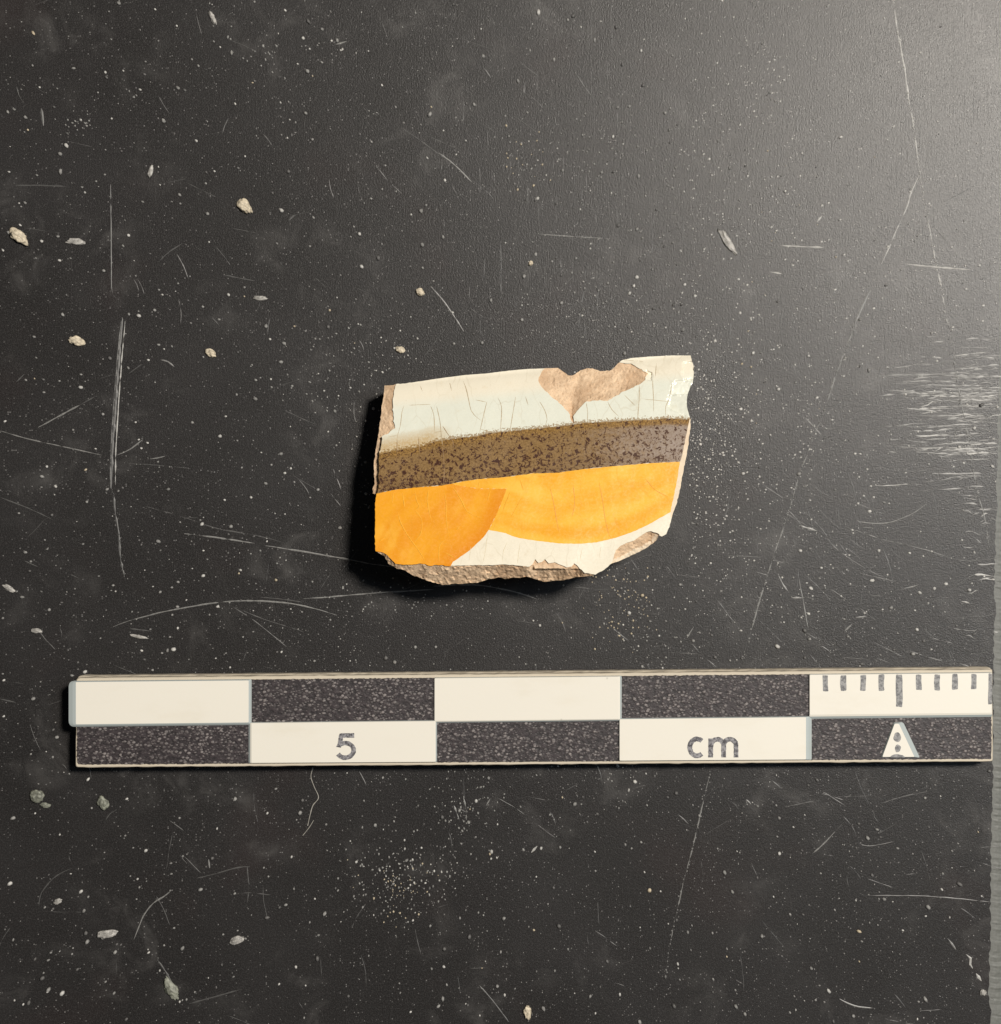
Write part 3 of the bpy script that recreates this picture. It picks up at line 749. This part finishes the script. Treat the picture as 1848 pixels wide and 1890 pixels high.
def mat_clay(name, a, b, dark):
    t = NT(name); sp = t.attr("sp", "Vector")
    n1 = t.noise(sp, 3.5, 5, 0.7); n2 = t.noise(sp, 30, 4, 0.7)
    col = t.mix(t.step(n1, 0.35, 0.65), a, b)
    col = t.mix(t.step(t.noise(t.mapping(sp, loc=(1, 3, 0)), 1.6, 2, 0.5), 0.45, 0.65, 0, 0.5), col, dark)
    col = t.mix(t.step(n2, 0.52, 0.72, 0, 0.7), col, dark)
    col = t.mix(t.step(n2, 0.42, 0.28, 0, 0.5), col, (0.80, 0.66, 0.50, 1))
    col = t.mix(t.step(t.voro(sp, 14), 0.08, 0.16, 0.6, 0), col, dark)
    nb = t.bump(t.noise(sp, 34, 4, 0.8), 0.000032, 0.9)
    return t.done(col, 0.9, nb, 0.25)
M_WHITE = mat_white(); M_BAND = mat_band()
M_OL = mat_orange("deep_orange_glaze", (0.80, 0.305, 0.010, 1), (0.87, 0.385, 0.020, 1), (0.74, 0.235, 0.005, 1))
M_OR = mat_orange("light_orange_glaze", (0.85, 0.395, 0.022, 1), (0.91, 0.50, 0.055, 1), (0.83, 0.36, 0.014, 1))
M_CLAY = mat_clay("buff_clay", (0.64, 0.45, 0.29, 1), (0.82, 0.61, 0.41, 1), (0.46, 0.29, 0.165, 1))
M_SIDE = mat_clay("pale_broken_edge", (0.80, 0.66, 0.49, 1), (0.84, 0.71, 0.54, 1), (0.70, 0.53, 0.37, 1))
M_CRAZE = mat_plain("crazing_stain", (0.44, 0.35, 0.22), 0.6, 0.2, 9000)
M_CRAZE_D = mat_plain("crazing_brown_stain", (0.26, 0.15, 0.06), 0.6, 0.3, 9000)
M_CRAZE_O = mat_plain("crazing_in_orange", (0.91, 0.44, 0.05), 0.3, 0.1, 9000)
M_CRAZE_L = mat_plain("crazing_light_stain", (0.66, 0.57, 0.40), 0.6, 0.15, 9000)
M_CRAZE_R = mat_plain("crazing_orange_stain", (0.68, 0.26, 0.02), 0.5, 0.15, 9000)

sherd = empty("potsherd", "broken piece of glazed pottery with cream, brown and orange painted bands", "potsherd")
sherd.location = W(980, 870, 0)
def add_attrs(o, pl):
    me = o.data
    sp = me.attributes.new("sp", 'FLOAT_VECTOR', 'POINT')
    sp.data.foreach_set("vector", [c for (x, y, q) in pl for c in (x / 100, y / 100, q)])
    def fl(nm, fn):
        a = me.attributes.new(nm, 'FLOAT', 'POINT'); a.data.foreach_set("value", [fn(x, y) for x, y, _ in pl])
    return fl
BTOP = BAND[1:17]
def top_y(x):
    for (x0, y0), (x1, y1) in zip(BTOP, BTOP[1:]):
        if x0 <= x <= x1: return y0 + (y1 - y0) * (x - x0) / (x1 - x0)
    return BTOP[0][1] if x < BTOP[0][0] else BTOP[-1][1]
def sub_origin(V):
    L = sherd.location
    return [Vector((v.x - L.x, v.y - L.y, v.z)) for v in V]

glaze_edges = {}
for t, r in zip(tris, reg):
    if r in ('clay', 'side'): continue
    for k in range(3):
        e = tuple(sorted((t[k], t[(k + 1) % 3]))); glaze_edges[e] = glaze_edges.get(e, 0) + 1
def glaze_part(name, r, mats, fns, label=None):
    idx = {}; V = []; pl = []; F = []; mi = []
    def vid(i):
        if i not in idx:
            idx[i] = len(V); x, y = cv[i]; V.append(W(x, y, z_glaze(x, y))); pl.append((x, y, 0.0))
        return idx[i]
    low = {}; up = {}
    def vup(i):
        if i not in up:
            up[i] = len(V); x, y = cv[i]; V.append(W(x, y, z_glaze(x, y))); pl.append((x, y, 0.0))
        return up[i]
    def vlow(i):
        if i not in low:
            low[i] = len(V); x, y = cv[i]; z = z_top(x, y) - 0.34 * MM
            V.append(W(x, y, z)); pl.append((x, y, 0.3))
        return low[i]
    for t, rr in zip(tris, reg):
        if rr != r: continue
        F.append(tuple(vid(i) for i in t)); mi.append(0)
        for k in range(3):
            a, b = t[k], t[(k + 1) % 3]
            if glaze_edges[tuple(sorted((a, b)))] == 1:
                F.append((vup(b), vup(a), vlow(a), vlow(b))); mi.append(1)
    o = mesh_obj(name, sub_origin(V), F, mats, sherd, False, mi)
    o.data.polygons.foreach_set("use_smooth", [m == 0 for m in mi])
    fl = add_attrs(o, pl)
    for k, fn in fns.items(): fl(k, fn)
    if label: tag(o, label)
    return o
cl01 = lambda a: max(0.0, min(1.0, a))
glaze_part("cream_glaze", 'white', [M_WHITE, M_SIDE], {
    "rimdist": lambda x, y: vdist(x, y),
    "fringe": lambda x, y: cl01(1 - (top_y(x) - y) / 13.0) if y < 850 else 0.0,
    "wash": lambda x, y: cl01(1.5 - abs((top_y(x) - y)) / 26.0) * cl01((850 - x) / 60.0) if y < 850 else 0.0})
glaze_part("brown_band", 'band', [M_BAND, M_SIDE], {
    "fringe": lambda x, y: cl01(1 - (y - top_y(x)) / 30.0),
    "across": lambda x, y: cl01((x - 850) / 420.0),
    "lowleft": lambda x, y: cl01((y - top_y(x)) / 60.0 - 0.15) * (1.15 - 0.8 * cl01((x - 700) / 570.0)) - 0.15})
OLE = OR_L[9:20]; ORE = OR_R[12:24]
glaze_part("orange_leaf", 'orange_l', [M_OL, M_SIDE], {"arc": lambda x, y: poly_d((x, y), OLE, False) / 100, "edge": lambda x, y: cl01(1 - poly_d((x, y), OLE, False) / 42.0)}, "deeper orange painted leaf at the left")
glaze_part("orange_leaf", 'orange_r', [M_OR, M_SIDE], {"arc": lambda x, y: poly_d((x, y), ORE, False) / 100, "edge": lambda x, y: cl01(1 - abs(poly_d((x, y), ORE, False) - 20) / 16.0) * 0.8 + cl01((x - 1190) / 60.0) * cl01((905 - y) / 40) * 0.7}, "lighter orange painted leaf at the right")

# clay body: upper face, rough broken walls, underside
V, pl, F, mi = [], [], [], []
idx = {}
def vid(i):
    if i not in idx:
        idx[i] = len(V); x, y = cv[i]; V.append(W(x, y, z_clay(x, y))); pl.append((x, y, 0.0))
    return idx[i]
ec = {}
for t, r in zip(tris, reg):
    F.append(tuple(vid(i) for i in t)); mi.append(1 if r == 'side' else 0)
    for k in range(3):
        e = tuple(sorted((t[k], t[(k + 1) % 3]))); ec.setdefault(e, []).append((t[k], t[(k + 1) % 3]))
nxt = {a: b for e, l in ec.items() if len(l) == 1 for a, b in l}
start = max(nxt, key=lambda i: cv[i][0]); loop = [start]
while nxt[loop[-1]] != start and len(loop) < 5000: loop.append(nxt[loop[-1]])
CX, CY = 985.0, 870.0
rings = [loop_ids := [vid(i) for i in loop]]
NR = 9
for k in range(1, NR + 1):
    ids = []
    for i in loop:
        x, y = cv[i]; z0 = z_clay(x, y); t = k / NR
        dx, dy = CX - x, CY - y; L = math.hypot(dx, dy)
        inset = 2.5 * t + 9 * t * t + 3.0 * noise.noise(Vector((x * .05, y * .05, k * .7))) * min(1, t * 2) + 1.5 * noise.noise(Vector((x * .2, y * .2, k * 1.9)))
        if y < 705: inset += 10 * t
        inset = max(inset, 0.4)
        z = z0 * (1 - t)
        # keep the wall under the rim as seen by eye: straight down in world space
        p = W(x, y, z0); s = inset * 3.0e-5 / L
        ids.append(len(V)); V.append(Vector((p.x + dx * s, p.y - dy * s, z))); pl.append((x, y, k * 0.12))
    rings.append(ids)
n = len(loop)
for k in range(NR):
    for i in range(n):
        j = (i + 1) % n
        F.append((rings[k][i], rings[k + 1][i], rings[k + 1][j], rings[k][j])); mi.append(0)
cid = len(V); V.append(W(CX, CY, 0)); pl.append((CX, CY, 2.0))
for i in range(n):
    F.append((rings[NR][(i + 1) % n], rings[NR][i], cid)); mi.append(0)
o = mesh_obj("clay_body", sub_origin(V), F, [M_CLAY, M_SIDE], sherd, False, mi)
add_attrs(o, pl)

# crazing: fine cracks in the glaze
CZ_W = [[(746,748),(742,760),(739,786),(734,803),(733,812)], [(795,749),(801,768),(802,796)], [(806,749),(812,777),(814,796),(817,822)],
        [(855,703),(861,720),(866,741),(870,758),(880,770),(889,777)], [(899,741),(894,762),(887,791),(885,802)], [(887,792),(907,798)],
        [(919,734),(926,751),(925,779),(924,795)], [(952,732),(947,762),(942,793)], [(970,732),(975,748)], [(996,741),(1006,758),(1010,774),(1006,786)],
        [(1082,743),(1085,762),(1084,778)], [(1122,741),(1129,755),(1143,769)], [(1180,711),(1180,737),(1177,774)], [(1240,708),(1236,734),(1229,751),(1229,768)],
        [(1153,729),(1172,748)], [(1191,737),(1233,741)], [(829,702),(834,722)], [(775,711),(780,722)], [(755,748),(795,746)], [(1150,664),(1185,667),(1188,668)],
        [(817,796),(802,798)], [(734,804),(718,806)], [(1205,700),(1207,760)], [(1212,670),(1210,695)], [(878,738),(898,742)]]
CZ_D = [[(817,786),(826,800),(836,815),(837,827)], [(817,824),(819,850),(820,869),(819,893)], [(733,812),(733,838)], [(772,806),(775,836)]]
CZ_O = [[(734,943),(741,968),(757,994),(771,1014),(786,1036)], [(766,905),(769,924),(774,935),(767,942),(778,957),(779,975),(774,990),(764,1002)],
        [(791,904),(789,924),(793,949),(797,964)], [(820,907),(824,933),(824,961),(829,992)], [(821,997),(812,1006),(810,1023),(811,1038)],
        [(836,899),(849,919),(861,942),(871,949),(890,957)], [(743,909),(747,937)], [(726,909),(724,930)], [(852,968),(840,981)], [(942,907),(927,947)],
        [(963,919),(944,954)], [(1015,898),(1022,928),(1027,957),(1032,982)], [(1058,895),(1061,926),(1056,954)], [(1106,890),(1113,928),(1117,957),(1124,985),(1128,994)],
        [(1191,883),(1209,904),(1233,917)], [(885,888),(882,901)], [(960,885),(966,905)], [(905,905),(900,925)], [(700,1000),(715,990)], [(840,1030),(822,1020)]]
CZ_L = [[(869,1009),(866,1036)], [(899,992),(897,1010),(892,1037)], [(937,1000),(930,1015),(927,1038)], [(960,1003),(955,1040)], [(1075,1012),(1070,1035)], [(1110,1008),(1106,1030)]]
CZ_R = [l for l in CZ_O if l[0][0] > 1000]; CZ_O = [l for l in CZ_O if l[0][0] <= 1000]
for nm, lst, mt, w in (("crazing", CZ_L, M_CRAZE_L, 1.1), ("crazing", CZ_R, M_CRAZE_R, 1.1), ("crazing", CZ_W, M_CRAZE, 1.25), ("crazing", CZ_D, M_CRAZE_D, 1.5), ("crazing", CZ_O, M_CRAZE_O, 1.9)):
    V, F = [], []
    for i, l in enumerate(lst):
        ridge(V, F, l, w, 0, 0.10 if mt is not M_CRAZE_O else 0.5, 0.35, 0.0, i * 2.3, lambda a, b: z_glaze(a, b) + (3e-6))
    o = mesh_obj(nm, sub_origin(V), F, mt, sherd); tag(o, kind="stuff")

# ------------------------------------------------------------ scale bar
ZB = 1.82 * MM; ZK = 1.93 * MM; ZW = 2.03 * MM
M_BASE = None
def mat_bar_white(name, rgb, rough=0.35):
    t = NT(name); o = t.obj()
    n = t.noise(o, 60, 3, 0.5); f = t.noise(o, 4000, 3, 0.6)
    col = t.mix(n, tuple(c * 0.95 for c in rgb) + (1,), tuple(min(1, c * 1.02) for c in rgb) + (1,))
    gr = t.step(t.noise(t.mapping(o, scale=(0.6, 1.4, 1)), 330, 4, 0.65), 0.52, 0.8, 0, 0.35)
    col = t.mix(gr, col, tuple(c * k for c, k in zip(rgb, (0.86, 0.82, 0.74))) + (1,))
    spot = t.step(t.voro(o, 420), 0.02, 0.035, 1, 0)
    col = t.mix(t.math('MULTIPLY', spot, 0.35), col, (0.35, 0.33, 0.28, 1))
    return t.done(col, rough, t.bump(f, 0.000004, 0.6), 0.4)
def mat_bar_black():
    t = NT("grainy_black_inlay"); o = t.obj()
    st = t.mapping(o, scale=(0.75, 1.0, 1), rot=(0, 0, 0.25))
    vt = t.n("ShaderNodeTexVoronoi"); t.link(st, vt.inputs["Vector"]); vt.inputs["Scale"].default_value = 6000
    sc = t.n("ShaderNodeSeparateColor"); t.link(vt.outputs["Color"], sc.inputs[0])
    bright = t.math('MULTIPLY', t.step(vt.outputs["Distance"], 0.25, 0.55, 1, 0), t.step(sc.outputs[0], 0.35, 0.95, 0, 1))
    clump = t.step(t.noise(o, 900, 3, 0.6), 0.3, 0.65, 0.5, 1.0)
    v2 = t.n("ShaderNodeTexVoronoi"); t.link(t.mapping(o, scale=(0.6, 1.0, 1), rot=(0, 0, -0.3)), v2.inputs["Vector"]); v2.inputs["Scale"].default_value = 11000
    s2 = t.n("ShaderNodeSeparateColor"); t.link(v2.outputs["Color"], s2.inputs[0])
    b2 = t.math('MULTIPLY', t.step(v2.outputs["Distance"], 0.25, 0.6, 1, 0), t.step(s2.outputs[0], 0.45, 1.0, 0, 0.75))
    bright = t.math('MAXIMUM', bright, b2)
    bright = t.math('MULTIPLY', bright, clump)
    n = t.noise(st, 5200, 3, 0.65)
    col = t.mix(t.step(n, 0.3, 0.7), (0.010, 0.007, 0.0085, 1), (0.040, 0.030, 0.033, 1))
    col = t.mix(bright, col, (0.25, 0.222, 0.212, 1))
    h = t.math('ADD', n, bright)
    return t.done(col, 0.5, t.bump(h, 0.00003, 0.8), 0.4)
def mat_grain_print(name, a, b):
    t = NT(name); o = t.obj(); n = t.noise(o, 6500, 3, 0.7)
    return t.done(t.mix(t.step(n, 0.35, 0.65), a, b), 0.6, t.bump(n, 0.00001, 0.8), 0.3)
M_BASE = mat_bar_white("beige_white_core", (0.58, 0.51, 0.40), 0.5)
M_BW = mat_bar_white("warm_white_plastic", (0.80, 0.76, 0.67), 0.35)
M_BEV = mat_bar_white("pale_blue_grey_bevel", (0.42, 0.465, 0.46), 0.4)
M_BK = mat_bar_black()
M_TICK = mat_grain_print("grey_print", (0.15, 0.15, 0.155, 1), (0.36, 0.355, 0.35, 1))
M_CHAR = mat_grain_print("dark_print", (0.055, 0.052, 0.060, 1), (0.33, 0.32, 0.33, 1))

bar = empty("scale_bar", "black and white checkered centimetre scale bar below the potsherd", "scale bar")
bar.location = W(986, 1330, 0)
def bsub(V):
    L = bar.location
    return [Vector((v.x - L.x, v.y - L.y, v.z)) for v in V]
ty = lambda x: 1256 - (x - 139) * 16 / 1694
my = lambda x: 1338.5 - (x - 139) * 18.5 / 1694
by_ = lambda x: 1412 - (x - 139) * 10.5 / 1694

def round_poly(poly, rad, seg=5):
    """round corners of a polygon; rad list or number, px"""
    out = []; n = len(poly)
    for i in range(n):
        r = rad[i] if isinstance(rad, (list, tuple)) else rad
        p = Vector(poly[i]); a = Vector(poly[i - 1]) - p; b = Vector(poly[(i + 1) % n]) - p
        if r <= 0: out.append(tuple(p)); continue
        A = p + a.normalized() * r; B = p + b.normalized() * r
        for k in range(seg + 1):
            t = k / seg
            q = A * (1 - t) ** 2 + p * 2 * t * (1 - t) + B * t * t
            out.append(tuple(q))
    return out
def inset_poly(poly, ds):
    """move each edge i (from vertex i to i+1) inward by ds[i]; poly clockwise on screen"""
    n = len(poly); lines = []
    for i in range(n):
        a, b = Vector(poly[i]), Vector(poly[(i + 1) % n]); d = (b - a).normalized()
        nrm = Vector((-d.y, d.x)); lines.append((a + nrm * ds[i], d))
    out = []
    for i in range(n):
        (p, d), (q, e) = lines[i - 1], lines[i]
        den = d.x * e.y - d.y * e.x
        t = ((q.x - p.x) * e.y - (q.y - p.y) * e.x) / den if abs(den) > 1e-9 else 0
        out.append(tuple(p + d * t))
    return out
def densify(loop, step):
    out = []; n = len(loop)
    for i in range(n):
        a, b = loop[i], loop[(i + 1) % n]; L = math.hypot(b[0] - a[0], b[1] - a[1]); k = max(1, int(L / step))
        out += [(a[0] + (b[0] - a[0]) * j / k, a[1] + (b[1] - a[1]) * j / k) for j in range(k)]
    return out
def slab(name, loops, mats, midx, parent, smooth=False, label=None, ref=ZW):
    """stack of (loop, z) levels from top to bottom; all loops have equal count; px taken at height ref"""
    n = len(loops[0][0]); V = []; F = [tuple(range(n))[::-1]]; mi = [midx[0]]
    for lp, z in loops:
        for x, y in lp:
            p = W(x, y, ref); p.z = z; V.append(p)
    for k in range(len(loops) - 1):
        for i in range(n):
            j = (i + 1) % n
            F.append((k * n + i, k * n + j, (k + 1) * n + j, (k + 1) * n + i)); mi.append(midx[k + 1])
    o = mesh_obj(name, bsub(V), F, mats, parent, False, mi)
    if label: tag(o, label)
    return o
# base slab
bq = [(139, 1251.5), (1834, 1236), (1834.5, 1406.5), (138, 1417.5)]
bl = densify(round_poly(bq, [8, 4, 4, 6]), 9)
def wob(lp, a, s): return [(x + a * noise.noise(Vector((x * .05, y * .05, s))), y + a * (noise.noise(Vector((x * .05, y * .3, s + 5))) + noise.noise(Vector((x * .16, y * .3, s + 7))) * .7)) for x, y in lp]
def shrink(lp, d):
    cx, cy = 986, 1330
    return [(x + (d if x < cx else -d) * (1 if abs(x - cx) > 840 else 0), y + (d if y < cy else -d) * (1 if abs(y - cy) > 60 else 0)) for x, y in lp]
slab("base", [(wob(shrink(bl, 1.2), .5, 1), ZB), (wob(bl, .9, 1), ZB - 0.05 * MM), (wob(bl, .8, 2), 1.2 * MM), (wob(shrink(bl, -2.0), .8, 3), 1.1 * MM), (wob(shrink(bl, -2.5), .7, 4), 0.5 * MM), (wob(shrink(bl, 1.0), .8, 4), 0.12 * MM), (wob(shrink(bl, 2.0), .8, 4), 0.0)],
     [M_BASE], [0] * 7, bar)
XS = [139, 461, 803.5, 1145, 1496, 1833]
for i in range(5):
    x0, x1 = XS[i], XS[i + 1]
    for row in (0, 1):
        ya, yb = (ty, my) if row == 0 else (my, by_)
        white = (i + row) % 2 == 0
        q = [(x0, ya(x0)), (x1, ya(x1)), (x1, yb(x1)), (x0, yb(x0))]
        if white:
            outer = [2.0 if row == 0 else -1.5, -3.0 if x1 < 1800 else 0.5, -3.5 if row == 0 else 0.3, -2.5 if x0 > 200 else -13]
            if row == 0: outer[0] = 1.0
            base_q = inset_poly(q, outer)
            ins = {0: [2, 5, 5, 14], 1: [1.5, 4, 1.5, 6], 2: [1.5, 6, 4, 1.5], 3: [1.5, 11, 1.5, 1.5], 4: [1.5, 1.5, 8, 1.5]}[i]
            top_q = inset_poly(base_q, ins)
            rr = [3, 3, 3, 3] if x0 > 200 else [11, 3, 3, 12]
            rt = [1.5] * 4 if x0 > 200 else [2, 2, 2, 2]
            lo = densify(round_poly(base_q, rr), 1e9); tp = densify(round_poly(top_q, rt), 1e9)
            md = [(a[0] * .45 + b[0] * .55, a[1] * .45 + b[1] * .55) for a, b in zip(lo, tp)]
            slab("white_square", [(tp, ZW), (md, ZW - 0.035 * MM), (lo, ZW - 0.12 * MM), (lo, ZB - 0.1 * MM if x0 > 200 else 0.7 * MM)], [M_BW, M_BEV], [0, 1 if i in (0, 3) else 0, 1, 1], bar)
        else:
            ins = [2.5, -1, 0.8 if row == 1 else -1, 3 if x0 < 200 else -1]
            if x1 > 1800: ins[1] = 2
            qq = inset_poly(q, [v - 0.8 for v in ins])
            lp = densify(round_poly(qq, [2, 2, 2, 8 if x0 < 200 else 2]), 3)
            lpw = [(x + 1.5 * noise.noise(Vector((x * .33, y * .33, i))), y + 1.5 * noise.noise(Vector((x * .33, y * .33, i + 9)))) for x, y in lp]
            dz = 0.002 * MM * (i * 2 + row)
            slab("black_square", [(shrink(lpw, 0.4), ZK - 0.03 * MM - dz), (lpw, ZK - 0.06 * MM - dz), (lpw, ZB - 0.06 * MM)], [M_BK], [0] * 3, bar)

# ticks on the last white square
for tx, y1 in [(1524, 1276), (1557, 1275.5), (1593, 1275), (1627, 1275), (1660, 1305), (1696, 1274), (1730, 1274), (1763, 1273), (1798, 1272), (1828, 1301)]:
    w = 5.2 if tx != 1660 else 6; w = 3.5 if tx == 1828 else w
    q = densify(round_poly([(tx - w, ty(tx) + 3.5), (tx + w, ty(tx) + 3.5), (tx + w, y1), (tx - w, y1)], 2), 3)
    q = wob(q, 1.6, tx)
    slab("tick_mark", [(q, ZW + 0.006 * MM), (q, ZW - 0.05 * MM)], [M_TICK], [0, 0], bar)

# characters drawn as strokes of even width
def stroke(name, lines, width, mat, label=None, lift=0.012):
    V, F = [], []
    for li, pts in enumerate(lines):
        P = []
        for i in range(len(pts) - 1):
            a, b = pts[i], pts[i + 1]; k = max(1, int(math.hypot(b[0] - a[0], b[1] - a[1]) / 1.5))
            P += [(a[0] + (b[0] - a[0]) * j / k, a[1] + (b[1] - a[1]) * j / k) for j in range(k)]
        P.append(pts[-1]); n = len(P); base = len(V)
        for i, (x, y) in enumerate(P):
            a = P[max(0, i - 1)]; b = P[min(n - 1, i + 1)]
            dx, dy = b[0] - a[0], b[1] - a[1]; L = math.hypot(dx, dy) or 1; nx, ny = -dy / L, dx / L
            w1 = width / 2 * (1 + 0.20 * noise.noise(Vector((x * .35, y * .35, 1)))); w2 = width / 2 * (1 + 0.20 * noise.noise(Vector((x * .35, y * .35, 6))))
            zt = ZW + (lift + li * 0.002 + i * 0.00004) * MM
            for (qx, qy, z) in ((x + nx * w1, y + ny * w1, ZW - 0.04 * MM), (x + nx * w1, y + ny * w1, zt), (x - nx * w2, y - ny * w2, zt), (x - nx * w2, y - ny * w2, ZW - 0.04 * MM)):
                p = W(qx, qy, ZW); p.z = z; V.append(p)
            if i:
                q = base + 4 * i
                for k in range(3): F.append((q - 4 + k, q - 3 + k, q + 1 + k, q + k))
        F.append((base, base + 1, base + 2, base + 3)); q = base + 4 * (n - 1); F.append((q + 3, q + 2, q + 1, q))
    o = mesh_obj(name, bsub(V), F, mat, bar)
    if label: tag(o, label)
    return o
def arc(cx, cy, rx, ry, a0, a1, n=18):
    return [(cx + rx * math.cos(math.radians(a0 + (a1 - a0) * i / n)), cy - ry * math.sin(math.radians(a0 + (a1 - a0) * i / n))) for i in range(n + 1)]
stroke("digit", [[(654, 1357.5), (630, 1357.5), (627, 1377)] + arc(637.5, 1385, 15.5, 13.5, 146, -150, 26)], 8.4, M_CHAR, "the number 5")
stroke("letter", [arc(1287, 1379.5, 13.5, 15.5, 50, 310, 26)], 9.0, M_CHAR, "the letter c")
stroke("letter", [[(1312, 1363), (1312, 1398)], [(1312, 1379)] + arc(1324.5, 1376, 11.5, 11.5, 170, 0, 12) + [(1336, 1398)], [(1336, 1379)] + arc(1347.5, 1376, 11.5, 11.5, 170, 0, 12) + [(1359, 1398)]], 8.8, M_CHAR, "the letter m")
# white lighthouse-like symbol on the last black square
sq = [(1650, 1334), (1668, 1333), (1699, 1399), (1626, 1399)]
lo = densify(round_poly(sq, [3, 5, 3, 3]), 1e9); tp = densify(round_poly(inset_poly(sq, [2, 9, 2, 2]), [2, 3, 2, 2]), 1e9)
slab("arrow_symbol", [(tp, ZW + 0.02 * MM), (lo, ZK - 0.02 * MM), (lo, ZB)], [M_BW, M_BEV], [0, 1, 1], bar, label="white triangular mark with dark spots")
def blob(cx, cy, rx, ry, s, half=False):
    lp = [(cx + rx * math.cos(t) * (1 + .25 * noise.noise(Vector((math.cos(t), math.sin(t), s)))), cy - (max(0, math.sin(t)) if half else math.sin(t)) * ry * (1 + .25 * noise.noise(Vector((math.cos(t), math.sin(t), s + 4))))) for t in [-2 * math.pi * i / 22 for i in range(22)]]
    slab("dark_spot", [(lp, ZW + 0.032 * MM), (lp, ZW - 0.02 * MM)], [M_TICK], [0, 0], bar)
blob(1656.5, 1360.5, 7, 9, 1); blob(1657.5, 1381, 5.5, 7, 2); blob(1657, 1398, 14, 6, 3, True)
